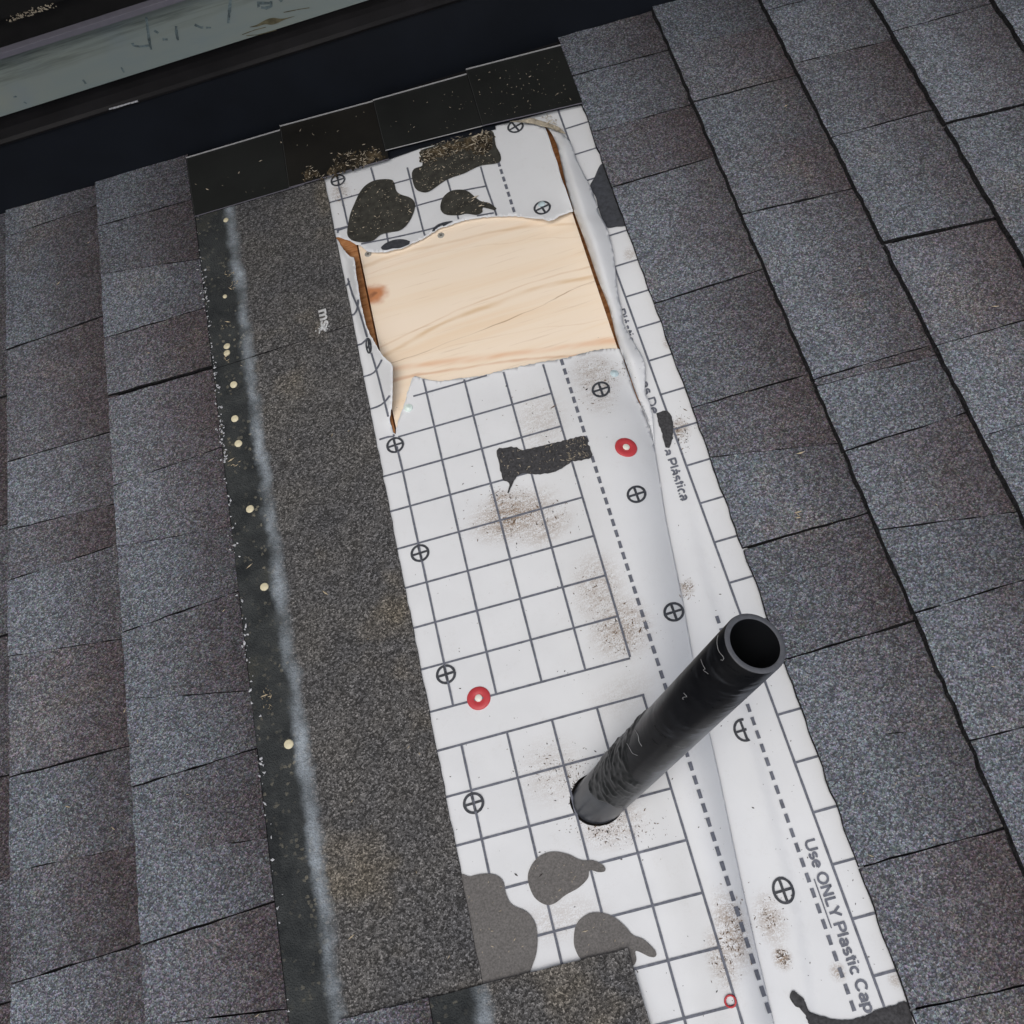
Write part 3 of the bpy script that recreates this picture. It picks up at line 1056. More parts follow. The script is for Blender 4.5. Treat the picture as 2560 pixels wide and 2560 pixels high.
# fastener marks: ring with a cross
def fastener(px, py, bvh, parent, r=.0100, w=.0029, clip=None, sq=1.0, rot=None, shear=0.0, rr=None, mat=None):
    cx, cy = pp(px, py)
    rx = r if rr is None else rr
    ax = math.radians(2) if rot is None else rot
    def T(a, b):
        x, y = a * rx / r, b
        return (cx + x * math.cos(ax) - y * math.sin(ax), cy + x * math.sin(ax) + y * math.cos(ax))
    ls = [[T(r * math.cos(math.tau * k / 40), r * math.sin(math.tau * k / 40)) for k in range(41)],
          [T(-r, 0), T(r, 0)], [T(0, -r), T(0, r)]]
    if clip is not None:
        ls = [[q for q in dense(l, .0006, False) if q[0] < clip] for l in ls]
        ls = [l for l in ls if len(l) > 1]
    return ribbons('fastener_mark', ls, w, mat or M['ink_dark'], bvh, parent, step=.0015)

for q in ((988, 1113), (1050, 1383), (1115, 1686), (1184, 2008), (1502, 974), (1591, 1236), (1684, 1530)):
    fastener(*q, bvhA, main)
fastener(845, 451, bvhA, main, r=.0098, w=.0026)
fastener(*C3([(1190, 938)])[0], bvhA, main, r=.0105, w=.0029, rot=.3)
fastener(*C3([(1425, 1650)])[0], bvhA, main, r=.0105, w=.0029, rot=.2)
# the one on the turned-up strip is seen edge-on
sm_ring = C5([(470 + 23 + 28 * math.cos(math.tau * k / 24) + 8 * math.sin(math.tau * k / 24), 793 + 90 * math.sin(math.tau * k / 24)) for k in range(25)])
ribbons('fastener_mark', [pxl(sm_ring), pxl(C5([(488, 715), (495, 790), (510, 870)])), pxl(C5([(472, 835), (495, 790), (512, 745)]))], .0021, M['ink_dark'], bvhA, main, step=.0015)
fastener(*RB([(428, 355)])[0], bvhB, edge, r=.0112, w=.0026, rr=.0090, clip=.1065)
fastener(*RB([(640, 1216)])[0], bvhB, edge, r=.0116, w=.0026, rr=.0090)

# lettering: an even-stroke sans drawn from lines and arcs (cap height 1)
def arc(cx, cy, rx, ry, a0, a1, n=14):
    return [(cx + rx * math.cos(math.radians(a0 + (a1 - a0) * k / n)), cy + ry * math.sin(math.radians(a0 + (a1 - a0) * k / n))) for k in range(n + 1)]
LOW_A = [arc(.27, .225, .20, .155, 0, 360, 20), [(.50, 0), (.50, .5)], arc(.29, .48, .21, .18, 0, 155)]
GLYPH = {
    'U': (.90, [[(.09, 1), (.09, .36)] + arc(.42, .36, .33, .29, 180, 360) + [(.75, 1)]]),
    's': (.60, [arc(.28, .515, .19, .145, 25, 270, 12) + arc(.28, .225, .20, .155, 90, -155, 12)]),
    'e': (.64, [[(.07, .39), (.55, .39)], arc(.31, .365, .24, .295, 4, 318, 22)]),
    'O': (.98, [arc(.46, .5, .37, .43, 0, 360, 30)]),
    'N': (.88, [[(.09, 0), (.09, 1)], [(.10, .93), (.66, .07)], [(.67, 0), (.67, 1)]]),
    'L': (.68, [[(.09, 0), (.09, 1)], [(.09, .075), (.60, .075)]]),
    'Y': (.80, [[(.05, 1), (.37, .44)], [(.69, 1), (.37, .44)], [(.37, .46), (.37, 0)]]),
    'P': (.78, [[(.09, 0), (.09, 1)], [(.09, .925), (.42, .925)] + arc(.42, .69, .24, .235, 90, -90, 12) + [(.09, .455)]]),
    'l': (.30, [[(.10, 0), (.10, 1)]]),
    'a': (.66, LOW_A),
    '\u00e1': (.66, LOW_A + [[(.27, .80), (.40, .97)]]),
    't': (.42, [[(.18, .92), (.18, .17)] + arc(.29, .17, .11, .10, 180, 275, 6), [(.03, .67), (.37, .67)]]),
    'i': (.30, [[(.10, 0), (.10, .73)], [(.10, .87), (.10, 1)]]),
    'c': (.60, [arc(.31, .365, .24, .295, 42, 318, 20)]),
    'C': (.90, [arc(.45, .5, .36, .43, 38, 322, 26)]),
    'p': (.68, [[(.09, -.27), (.09, .73)], arc(.34, .365, .24, .295, 0, 360, 22)]),
    'D': (.86, [[(.09, 0), (.09, 1)], [(.09, .925), (.38, .925)] + arc(.38, .5, .34, .425, 90, -90, 16) + [(.09, .075)]]),
    ' ': (.30, []),
}
def lettering(text, x0, y0, x1, y1, cap, bvh, parent, clip_x=None):
    """text whose baseline runs from (x0,y0) to (x1,y1) in plan, letter tops to its left"""
    adv = sum(GLYPH[c][0] for c in text)
    L = math.hypot(x1 - x0, y1 - y0)
    dx, dy = (x1 - x0) / L, (y1 - y0) / L
    sx = L / (adv - .06)
    ls = []
    pen = 0.0
    for c in text:
        w_, strokes = GLYPH[c]
        for st_ in strokes:
            ln = [(x0 + dx * (pen + a) * sx - dy * b * cap, y0 + dy * (pen + a) * sx + dx * b * cap) for a, b in st_]
            if clip_x is not None:
                run = []
                for q in dense(ln, .0004, False):
                    if q[0] > clip_x:
                        run.append(q)
                    elif run:
                        ls.append(run)
                        run = []
                if run:
                    ls.append(run)
            else:
                ls.append(ln)
        pen += w_
    return ribbons('lettering', [l for l in ls if len(l) > 1], cap * .22, M['ink'], bvh, parent, step=.0007)

lettering('Use ONLY Plastic Cap', .1246, .1623, .1262, .0040, .0108, bvhB, edge)
ribbons('underline', [uvl([(.1222, -.1262), (.1226, -.0800)]), uvl([(.1198, -.1262), (.1202, -.0800)])][:1], .0012, M['ink'], bvhB, edge)
lettering('as De', .1180, .7250, .1180, .6770, .0108, bvhB, edge, clip_x=.1196)
lettering('a Plástica', .1172, .6250, .1180, .5545, .0112, bvhB, edge, clip_x=.1188)
lettering('Plástica', .1185, .8380, .1185, .7760, .0110, bvhB, edge, clip_x=.1245)

# cow-like grey blotches
def blotch(pts, bvh, parent, mat, step=.004, closed=True):
    return blot('blotch', pxl(spline(pts, 5, True)), M[mat], bvh, parent, step)
M['blotch'] = plain('grey_blotch_print', (.128, .122, .119), .65, .3, vary=.34, vscale=520)
M['blotch_dark'] = plain('dirty_blotch_print', (.043, .042, .036), .75, .25, vary=.45, vscale=110)
blotch(B8([(740, 1180), (810, 1140), (890, 1125), (950, 1135), (985, 1170), (998, 1230), (1030, 1290), (1110, 1330), (1155, 1390), (1168, 1470), (1160, 1560), (1130, 1645),
           (1085, 1750), (880, 1800), (800, 1700)]), bvhA, main, 'blotch')
blotch(B8([(1116, 1160), (1130, 1090), (1180, 1030), (1250, 1007), (1330, 1020), (1400, 1052), (1470, 1055), (1525, 1085), (1530, 1112), (1495, 1118), (1448, 1108), (1438, 1150),
           (1390, 1200), (1320, 1240), (1260, 1285), (1210, 1292), (1150, 1250)]), bvhA, main, 'blotch')
blotch(B8([(1363, 1460), (1380, 1390), (1440, 1340), (1510, 1335), (1580, 1360), (1640, 1410), (1680, 1455), (1740, 1480), (1800, 1540), (1802, 1570), (1770, 1572), (1695, 1540),
           (1698, 1590), (1670, 1625), (1560, 1640), (1420, 1600), (1370, 1530)]), bvhA, main, 'blotch')
blotch(B8([(1730, 1850), (1755, 1865), (1757, 1885), (1735, 1905)]), bvhA, main, 'blotch')
blotch(C4([(455, 910), (490, 740), (560, 570), (640, 400), (740, 280), (880, 205), (1050, 183), (1170, 200), (1200, 250), (1230, 370), (1300, 430), (1430, 470), (1510, 530), (1535, 610),
           (1500, 750), (1410, 910), (1290, 1010), (1130, 1042), (980, 1080), (880, 1160), (780, 1195), (640, 1200), (510, 1165), (445, 1090), (440, 1010)]), bvhA, main, 'blotch_dark')
blotch(C3([(280, 1370), (300, 1310), (372, 1280), (362, 1215), (358, 1150), (490, 1105), (620, 1060), (900, 985), (985, 978), (1005, 1030), (1020, 1110), (1058, 1185), (1045, 1255), (880, 1285), (740, 1350), (590, 1405), (440, 1505), (370, 1515), (310, 1480)]),
       bvhA, main, 'blotch_dark')
blotch(C3([(530, 1640), (555, 1560), (620, 1505), (700, 1492), (770, 1505), (840, 1560), (890, 1595), (960, 1610), (1025, 1660), (1010, 1675), (905, 1650), (900, 1690), (850, 1715), (760, 1705),
           (690, 1718), (590, 1715), (545, 1690)]), bvhA, main, 'blotch_dark')
blotch(C4([(980, 1290), (1050, 1220), (1180, 1165), (1300, 1150), (1400, 1165), (1478, 1210), (1400, 1250), (1280, 1295), (1160, 1300), (1080, 1325), (1000, 1318)]), bvhA, main, 'ink_dark', .003)
blotch(C3([(455, 1870), (480, 1820), (540, 1785), (640, 1768), (560, 1815), (470, 1880)]), bvhA, main, 'ink_dark', .003)
blotch(C2([(1450, 1005), (1470, 960), (1520, 880), (1600, 1000), (1660, 1190), (1585, 1220), (1540, 1222), (1520, 1190), (1495, 1120), (1480, 1060)]), bvhB, edge, 'ink_dark')

# curled, dirty corner where the flap starts
crv = C3([(1140, 893), (1230, 880), (1330, 862), (1400, 880), (1480, 905), (1560, 935), (1610, 975), (1632, 1000), (1560, 980), (1500, 952), (1430, 936), (1300, 905)])
v2, f2 = fill(spline(crv, 6, True), 8)
vv = [P(x, y, .006 + .007 * math.exp(-dist_path(crv[:8], x, y) / 14) + .001 * mnoise.noise(Vector((x * .1, y * .1, 2)))) for x, y in v2]
M['dirty_paper'] = plain('grimy_paper', (.36, .32, .25), .8, .2, vary=.6, vscale=70)
o = mesh_obj('curled_corner', vv, f2, M['dirty_paper'], under, smooth_shade=True)
sm = o.modifiers.new('thickness', 'SOLIDIFY')
sm.thickness = .0005

# ------------------------------------------------------------------ WALL
wall = thing_at('house_wall', 'dark house wall along the roof edge with a weathered blue-green board and black flashing', 'wall', Vector((0, WALL_Y, 0)))
X0, X1 = -1.6, 1.5
def extrude_profile(name, prof, mat, x0=X0, x1=X1, wob=0.0, parent=wall, close=True, seg=40):
    """profile of (out, z) points run along the wall"""
    vv, ff = [], []
    n = len(prof)
    for i in range(seg + 1):
        x = x0 + (x1 - x0) * i / seg
        for j, (o_, z) in enumerate(prof):
            k = wob * mnoise.noise(Vector((x * 5.0, j * .35, z * 3)))
            vv.append((x, WALL_Y - o_ - k, z + k * .6))
    for i in range(seg):
        for j in range(n if close else n - 1):
            a, b = i * n + j, i * n + (j + 1) % n
            ff.append((a, b, b + n, a + n))
    if close:
        ff.append(tuple(range(n))[::-1])
        ff.append(tuple(seg * n + j for j in range(n)))
    bm = bmesh.new()
    bv = [bm.verts.new(v) for v in vv]
    for f in ff:
        bm.faces.new([bv[i] for i in f])
    bmesh.ops.recalc_face_normals(bm, faces=bm.faces[:])
    return bm_obj(name, bm, mat, parent)
extrude_profile('membrane', [(0, -.02), (0, .1165), (-.05, .1165), (-.05, -.02)], M['navy'])
extrude_profile('cap_flashing', [(-.004, .1167), (.0005, .1170), (.0035, .1195), (.0040, .1230), (.0010, .1275), (-.0030, .1400), (-.0042, .1480), (-.0042, .1575), (-.0115, .1580), (-.0115, .1167)],
                M['lip'], wob=.0022, seg=120)
extrude_profile('backing', [(-.012, .1582), (-.012, .64), (-.05, .64), (-.05, .1167)], M['siding'])
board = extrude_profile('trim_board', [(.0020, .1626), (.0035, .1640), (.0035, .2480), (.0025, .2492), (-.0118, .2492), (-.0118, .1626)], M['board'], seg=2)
extrude_profile('drip_edge', [(.0140, .2515), (.0150, .2520), (.0150, .2592), (.0140, .2597), (-.0118, .2597), (-.0118, .2515)], M['drip'], seg=2)
extrude_profile('sill_flashing', [(.0040, .2600), (.0060, .2990), (-.0118, .2995), (-.0118, .2600)], M['siding'], seg=2)
def siding_course(i):
    z = .302 + i * .16
    extrude_profile('siding_board', [(.016, z), (.017, z + .003), (.008, z + .157), (-.0118, z + .157), (-.0118, z)], M['siding'], seg=2)
for i in range(13):
    siding_course(i)
extrude_profile('backing', [(-.012, .641), (-.012, 2.4), (-.05, 2.4), (-.05, .641)], M['siding'])
extrude_profile('sky_blocker', [(-.012, 1.30), (.60, 1.47), (.60, 1.63), (-.012, 1.46)], M['siding'], seg=2)  # unseen overhang, added to block sky and darken the roof near the wall
# a torn bright edge of the cap flashing
wl0, wl1 = W(273, 274, .004), W(346, 253, .004)
bm = bmesh.new()
for a in range(8):
    t0, t1_ = a / 8, (a + .9) / 8
    p0, p1 = wl0.lerp(wl1, t0), wl0.lerp(wl1, t1_)
    hgt = .0009 * random.uniform(.7, 1.6)
    box(bm, (p0.x, p0.y - .0007, p0.z - .0003 + random.uniform(-.0004, .0004)), (p1.x, p0.y + .0012, p0.z + hgt))
bm_obj('torn_edge', bm, M['chip'], wall)
# crumbs lying on the sill flashing
sp = [(W(x, y, .012).x + random.gauss(0, .004), random.gauss(.3005, .0022)) for x, y in [(20 + 5 * k, 30 - 1.35 * k) for k in range(22)] for _ in range(5)]
vv, ff = [], []
for x, z in sp:
    s = random.uniform(.0006, .0018)
    b0 = len(vv)
    y0 = WALL_Y - .0165
    vv += [(x - s, y0, z), (x + s * random.uniform(.4, 1.6), y0 - s * .6, z - s * .5), (x + s * .3, y0 - s * .3, z + s), (x, y0 + s, z)]
    ff += [(b0, b0 + 1, b0 + 2), (b0, b0 + 2, b0 + 3), (b0, b0 + 3, b0 + 1), (b0 + 1, b0 + 3, b0 + 2)]
o = mesh_obj('crumbs', vv, ff, M['straw'], wall)
o['kind'] = 'stuff'

# ink marks and a knot on the board
def wall_ribbon(name, lines, w, mat, parent, out=.0039):
    vv, ff = [], []
    for ln in lines:
        pts = dense(ln, 6, False)
        prev = None
        for i, q in enumerate(pts):
            a, b = W(*pts[max(0, i - 1)], out), W(*pts[min(len(pts) - 1, i + 1)], out)
            c = W(*q, out)
            d = (b - a)
            d.normalize()
            nn = Vector((-d.z, 0, d.x)) * w * random.uniform(.35, .6)
            idx = (len(vv), len(vv) + 1)
            vv += [c + nn, c - nn]
            if prev and random.random() < .93:
                ff.append((prev[0], prev[1], idx[1], idx[0]))
            prev = idx
    return mesh_obj(name, vv, ff, mat, parent)
Z1 = lambda pts: crop(0, 0, 500 / 1932, pts)
Z2 = lambda pts: crop(450, 0, 500 / 1932, pts)
wall_ribbon('ink_mark', [Z1([(1412, 165), (1425, 260), (1440, 380), (1460, 480)]), Z1([(1440, 440), (1350, 450), (1290, 440), (1278, 415)])], .0036, M['ink_mark'], board)
wall_ribbon('ink_mark', [Z1([(1490, 295), (1530, 320)]), Z1([(1570, 380), (1620, 380)]), Z1([(1700, 250), (1705, 320), (1720, 390)])], .0036, M['ink_mark'], board)
wall_ribbon('ink_mark', [Z2([(140, 238), (200, 265), (300, 268)])], .0036, M['ink_mark'], board)
wall_ribbon('ink_mark', [Z2([(490, -30), (480, 80), (465, 225)])], .0042, M['ink_mark'], board)
wall_ribbon('ink_mark', [Z2([(760, 15), (760, 70), (830, 78), (880, 60), (880, 10)]), Z2([(770, 30), (870, 30)]), Z2([(960, -10), (985, 15)])], .0046, M['ink_mark'], board)
wall_ribbon('ink_mark', [Z1([(800, 770), (830, 810)]), Z1([(1170, 650), (1200, 700)]), Z1([(130, 940), (160, 930)]), Z1([(230, 985), (260, 1000)])], .0028, M['ink_mark'], board)
kn = Z2([(670, 262), (740, 240), (830, 190), (900, 172), (990, 180), (1110, 155), (1000, 195), (940, 225), (880, 240), (820, 235), (740, 258)])
v2, f2 = fill(spline(kn, 4, True), 5)
mesh_obj('knot', [W(x, y, .0040) for x, y in v2], f2, M['knot'], board)
wall_ribbon('knot_grain', [Z2([(600, 335), (720, 290), (830, 262)]), Z2([(640, 345), (760, 335), (930, 290)]), Z2([(1000, 120), (1150, 90), (1250, 75)])], .0012, M['knot'], board)

# ------------------------------------------------------------------ STEP FLASHINGS
def flashing(pts, label, z):
    """pts: top-left, top-right, bottom-right, bottom-left in pixels; top edge is the bare raw edge at the wall"""
    p = [P(*q, z) for q in pts]
    org = (p[0] + p[1] + p[2] + p[3]) / 4
    root = thing_at('step_flashing', label, 'flashing', org, 'black step flashings along the wall')
    b = bmesh.new()
    prism(b, [(q.x, q.y) for q in p], z - .0009, z)
    bm_obj('base_leg', b, M['flash_dull' if abs(z - .0110) < 1e-4 else 'flash'], root)
    d = (p[1] - p[0]).normalized()
    n = Vector((-d.y, d.x, 0))
    b = bmesh.new()
    prism(b, [(q.x, q.y) for q in (p[0], p[1], p[1] + n * .0014, p[0] + n * .0014)], z - .0012, z + .0012)
    bm_obj('raw_edge', b, M['bare_edge'], root)
    d2 = (p[2] - p[3]).normalized()
    n2 = Vector((d2.y, -d2.x, 0))
    b = bmesh.new()
    prism(b, [(q.x, q.y) for q in (p[3] + n2 * .0008, p[2] + n2 * .0008, p[2], p[3])], z - .0011, z - .0001)
    bm_obj('front_edge', b, M['drip'] if abs(z - .0125) > 1e-4 else M['bare_edge'], root)
    d3 = (p[3] - p[0]).normalized()
    n3 = Vector((-d3.y, d3.x, 0))
    b = bmesh.new()
    prism(b, [(q.x, q.y) for q in (p[0] - n3 * .0009, p[3] - n3 * .0009, p[3] - n3 * .0001, p[0] - n3 * .0001)], z - .0016, z - .0002)
    bm_obj('side_edge', b, M['felt'], root)
    b = bmesh.new()
    prism(b, [(q.x, q.y) for q in (p[0] + n3 * .0002, p[3] + n3 * .0002, p[3] + n3 * .0009, p[0] + n3 * .0009)], z - .0003, z + .0003)
    bm_obj('lap_highlight', b, M['lap_light'], root)  # light caught along the lapped edge, painted as a paler strip
    return root
flashing([(466, 396), (712, 323), (760, 459), (486, 540)], 'leftmost black step flashing, clean, over the grey seal strip', .0095)
flashing([(700, 317), (945, 251), (972, 396), (722, 468)], 'second black step flashing from the left, with brown dirt along its lower edge', .0110)
flashing([(933, 252), (1176, 184), (1212, 312), (963, 375)], 'black step flashing above the dirty patch, third from the left', .0125)
flashing([(1165, 175), (1402, 114), (1456, 256), (1206, 313)], 'rightmost black step flashing, speckled with pale crumbs beside the right shingles', .0140)
# strip of black membrane showing below the third and fourth flashing
b = bmesh.new()
prism(b, [xy(*q, .004) for q in C3([(40, 1100), (900, 890), (1730, 690), (1782, 742), (1500, 800), (1012, 925), (1016, 955), (850, 1000), (350, 1125), (40, 1235)])], .0030, .0048)
o = bm_obj('membrane_strip', b, M['navy'])
tag(o, 'narrow black membrane strip peeking out below the two right step flashings', 'membrane')

# ------------------------------------------------------------------ VENT PIPE
base = P(1497, 1998)
tip_d = ray(1888, 1608)
depth = lambda v: EW.dot(Vector((EU.dot(v), EV.dot(v), EW.dot(v)))) if False else None
ax = Vector((math.sin(PITCH), 0, math.cos(PITCH)))        # plumb in the roof frame
# length so that the rim reaches its pixel
best = min((abs(math.dist(to_px(base + ax * (l * .001)), (1888, 1608))), l * .001) for l in range(250, 480))
PL = best[1]
top = base + ax * PL
tilt = Vector((0, 0, 1)).rotation_difference(((CAM_L + tip_d * ((top - CAM_L).length)) - base).normalized()).to_matrix()
axis = tilt @ Vector((0, 0, 1))
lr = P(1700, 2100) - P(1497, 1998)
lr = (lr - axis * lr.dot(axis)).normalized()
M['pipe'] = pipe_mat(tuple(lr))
pipe = thing_at('vent_pipe', 'black plastic vent pipe standing up through the white underlayment', 'pipe', base)
RO, RI = .02525, .0205
b = bmesh.new()
lathe(b, [(RO, PL * .16), (RO, PL * .6), (RO, PL - .0004), (RO - .0004, PL)], 64, base, tilt)
b2_ = bmesh.new()
lathe(b2_, [(RI, PL), (RI, PL - .30), (0.0001, PL - .301)], 48, base, tilt)
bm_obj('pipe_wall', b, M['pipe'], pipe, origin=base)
bm_obj('bore', b2_, plain('black_bore', (.006, .0065, .008), .5, .3), pipe, origin=base)
b = bmesh.new()
lathe(b, [(RO - .0004, PL), (RO - .0006, PL + .0002), (RI + .0004, PL + .0002), (RI, PL)], 64, base, tilt)
bm_obj('rim', b, M['rim'], pipe, origin=base)
b = bmesh.new()
lathe(b, [(RO * 1.0, -.02), (RO * 1.0, PL * .10), (RO, PL * .16)], 64, base, tilt)
bm_obj('lower_section', b, M['pipe_lower'], pipe, origin=base)

# torn rubber boot residue wrapped round the upper-left side
toCam = (CAM_L - (base + axis * PL * .3))
lx, ly = (tilt.transposed() @ toCam).x, (tilt.transposed() @ toCam).y
a_cam = math.atan2(ly, lx)
b = bmesh.new()
NA, NZ = 70, 60
grid = {}
for i in range(NA + 1):
    fa = i / NA
    a = a_cam + (-1.75 + 3.3 * fa)
    for j in range(NZ + 1):
        fz = j / NZ
        e0 = .12 + .05 * mnoise.noise(Vector((fa * 4, 1, 0))) + .05 * abs(fa - .55)
        e1 = .60 - .32 * fa ** .7 + .05 * mnoise.noise(Vector((fa * 6, 7, 0)))
        if e1 < e0 + .02:
            e1 = e0 + .02
        z = PL * (e0 + (e1 - e0) * fz)
        ridge = mnoise.noise(Vector((fa * 5, z * 210 + fa * 9, 3)))
        rough_ = mnoise.noise(Vector((fa * 26, z * 120, 9)))
        edge_ = smooth(0, .06, fz) * (1 - smooth(.80, 1, fz)) * smooth(0, .05, fa) * (1 - smooth(.55, .95, fa))
        r = RO - .0004 + edge_ * (.0013 + .0022 * max(0, ridge) + .0014 * max(0, rough_))
        grid[i, j] = b.verts.new(base + tilt @ Vector((r * math.cos(a), r * math.sin(a), z)))
for i in range(NA):
    for j in range(NZ):
        f = b.faces.new((grid[i, j], grid[i + 1, j], grid[i + 1, j + 1], grid[i, j + 1]))
        f.smooth = True
bm_obj('rubber_residue', b, M['tar'], pipe, origin=base)
# pale curls of shaved plastic
vv, ff = [], []
def tube(pts, r, seg=5):
    ring = None
    for i, p in enumerate(pts):
        d = (Vector(pts[min(i + 1, len(pts) - 1)]) - Vector(pts[max(0, i - 1)])).normalized()
        u = d.orthogonal().normalized()
        w = d.cross(u)
        b0 = len(vv)
        for k in range(seg):
            t = math.tau * k / seg
            vv.append(Vector(p) + (u * math.cos(t) + w * math.sin(t)) * r)
        if ring is not None:
            for k in range(seg):
                ff.append((ring + k, ring + (k + 1) % seg, b0 + (k + 1) % seg, b0 + k))
        ring = b0
def on_pipe(px, py, out=.0004):
    """point of the pipe's surface under a pixel"""
    d = ray(px, py)
    o_ = CAM_L - base
    dd = d - axis * d.dot(axis)
    oo = o_ - axis * o_.dot(axis)
    A, B_, C = dd.dot(dd), 2 * dd.dot(oo), oo.dot(oo) - (RO + out) ** 2
    disc = B_ * B_ - 4 * A * C
    if disc < 0:
        return None
    return CAM_L + d * ((-B_ - math.sqrt(disc)) / (2 * A))
VZ = lambda pts: crop(1700, 1450, 350 / 1932, pts)
VB = lambda pts: crop(1380, 1750, 400 / 1932, pts)
for curl in (VZ([(525, 760), (510, 830), (515, 910), (540, 990), (590, 1050), (605, 1080), (585, 1110), (565, 1100)]), VZ([(285, 1090), (310, 1160), (345, 1230), (320, 1240), (350, 1265), (390, 1295)]),
             VZ([(50, 1560), (80, 1590), (95, 1610), (40, 1620), (45, 1650)]), VB([(1000, 360), (1040, 430), (1050, 500), (1085, 560)]),
             VB([(890, 500), (930, 570), (970, 640), (1035, 672)])):
    q = [on_pipe(*c) for c in spline(curl, 2.5)]
    q = [c for c in q if c is not None]
    if len(q) > 2:
        tube(q, .00022)
o = mesh_obj('plastic_shavings', vv, ff, plain('pale_shavings', (.32, .33, .34), .5), pipe, origin=base)
o['kind'] = 'stuff'
# ragged hole round the foot of the pipe
b = bmesh.new()
inner, outer = [], []
for k in range(72):
    t = math.tau * k / 72
    wob = .0006 * mnoise.noise(Vector((math.cos(t) * 3, math.sin(t) * 3, 1)))
    outer.append(b.verts.new((base.x + (.0278 + wob) * 1.03 * math.cos(t) - .001, base.y + (.0272 + wob) * math.sin(t), .0024)))
    inner.append(b.verts.new((base.x + .018 * math.cos(t), base.y + .018 * math.sin(t), .0023)))
for k in range(72):
    b.faces.new((inner[k], outer[k], outer[(k + 1) % 72], inner[(k + 1) % 72]))
bm_obj('hole_gap', b, plain('black_gap', (.006, .005, .005), .9, .1), pipe, origin=base)

# ------------------------------------------------------------------ NAILS AND SCRAPS
def surf(px, py):
    """topmost sheet point under a pixel, and its normal"""
    d = ray(px, py)
    bestq = None
    for bv in (bvhA, bvhB, bvhF):
        h = bv.ray_cast(CAM_L, d)
        if h[0] is not None and (bestq is None or h[3] < bestq[3]):
            bestq = h
    if bestq:
        return bestq[0], bestq[1] if bestq[1].z > 0 else -bestq[1]
    return P(px, py, .006), Vector((0, 0, 1))

def oriented(n):
    return Vector((0, 0, 1)).rotation_difference(n).to_matrix()

for (px, py), lab in (((1565, 1119), 'red plastic cap nail on the raised bulge of the underlayment'), ((1197, 1746), 'red plastic cap nail on the grid line left of the vent pipe')):
    p, n = surf(px, py)
    root = thing_at('cap_nail', lab, 'cap nail', p, 'red plastic cap nails in the underlayment')
    R3 = oriented(n)
    b = bmesh.new()
    lathe(b, [(.0131, -.0006), (.0132, .0007), (.0127, .0012), (.0060, .0015), (.0052, .0010), (.0, .0009)], 40, p, R3)
    bm_obj('cap', b, M['red'], root, origin=p)
    b = bmesh.new()
    lathe(b, [(.0041, .0009), (.0041, .0017), (.0035, .0021), (.0, .0022)], 20, p, R3)
    bm_obj('nail_head', b, M['nail_white'], root, origin=p)

nail_spots = [((569, 557), 'tarnished roofing nail beside the top of the white seal stripe', .8), ((567, 748), 'small tarnished roofing nail below the top nail of the stripped strip', .62),
              ((572, 872), 'upper nail of the touching pair of pale roofing nails', .95), ((572, 889), 'lower nail of the touching pair of pale roofing nails', .95),
              ((589, 968), 'pale roofing nail just below the touching pair', 1.0), ((592, 1053), 'dull roofing nail beside the widest part of the white seal stripe', 1.0),
              ((601, 1115), 'pale roofing nail below the widest part of the white seal stripe', 1.0), ((630, 1278), 'pale roofing nail midway down the dark nail strip', 1.05),
              ((666, 1472), 'second lowest pale roofing nail on the dark nail strip', 1.05), ((727, 1864), 'lowest pale roofing nail, touching the white seal stripe', 1.1)]
for (px, py), lab, s in nail_spots:
    q = P(px, py)
    p = Vector((q.x, q.y, EZ(q.x, q.y) + .0002))
    b = bmesh.new()
    r = .0048 * s
    lathe(b, [(r, -.0006), (r * 1.02, .0005), (r * .9, .0011), (r * .55, .0009), (r * .3, .0013), (0, .0013)], 22, p, oriented(Vector((random.gauss(0, .12), random.gauss(0, .12), 1)).normalized()))
    o = bm_obj('roofing_nail', b, M['nail_pale'], origin=p)
    tag(o, lab, 'nail', 'roofing nails on the stripped strip')

for (px, py), lab, mt, r in (((1536, 934), 'pale blue cap fastener by the slit below the plywood', 'cap_clear', .0052), ((1021, 1020), 'pale mint cap fastener beside the pointed tear', 'cap_mint', .0056),
                             ((1354, 511), 'pale blue cap fastener on a printed cross mark above the plywood', 'cap_clear', .0050)):
    p, n = surf(px, py)
    b = bmesh.new()
    lathe(b, [(r, -.0004), (r, .0009), (r * .85, .0014), (r * .5, .0012), (r * .42, .0018), (0, .0019)], 24, p, oriented(n))
    o = bm_obj('cap_fastener', b, M[mt], origin=p)
    tag(o, lab, 'fastener')

p, n = surf(*RB([(360, 1810)])[0])
b = bmesh.new()
R3 = oriented(n)
rings = lathe(b, [(.0056, .0008), (.0060, .0016), (.0052, .0020), (.0043, .0018), (.0041, .0008)], 24, p + n * .0010, R3)
o = bm_obj('plastic_ring', b, M['red'], origin=p)
tag(o, 'small red plastic ring scrap on the grid near the bottom shingle', 'scrap')

# black asphalt left on the paper
def residue(pts, label, bump_=.0009, step=4):
    v2, f2 = fill(dense([(x + random.uniform(-1.5, 1.5), y + random.uniform(-1.5, 1.5)) for x, y in spline(pts, 6, True)], 6), 9)
    ol = pts
    vv = []
    for x, y in v2:
        q, n = surf(x, y)
        e = smooth(0, 9, dist_path(ol + ol[:1], x, y))
        vv.append(q - ray(x, y) * (.0016 + bump_ * e * (.7 + .6 * mnoise.noise(Vector((x * .15, y * .15, 4))))))
    c = sum((Vector(v) for v in vv), Vector()) / len(vv)
    o = mesh_obj('asphalt_residue', vv, [f if (Vector(vv[f[1]]) - Vector(vv[f[0]])).cross(Vector(vv[f[2]]) - Vector(vv[f[0]])).z > 0 else f[::-1] for f in f2], M['tarfelt'], None, origin=c, smooth_shade=True)
    tag(o, label, 'residue')
    return o
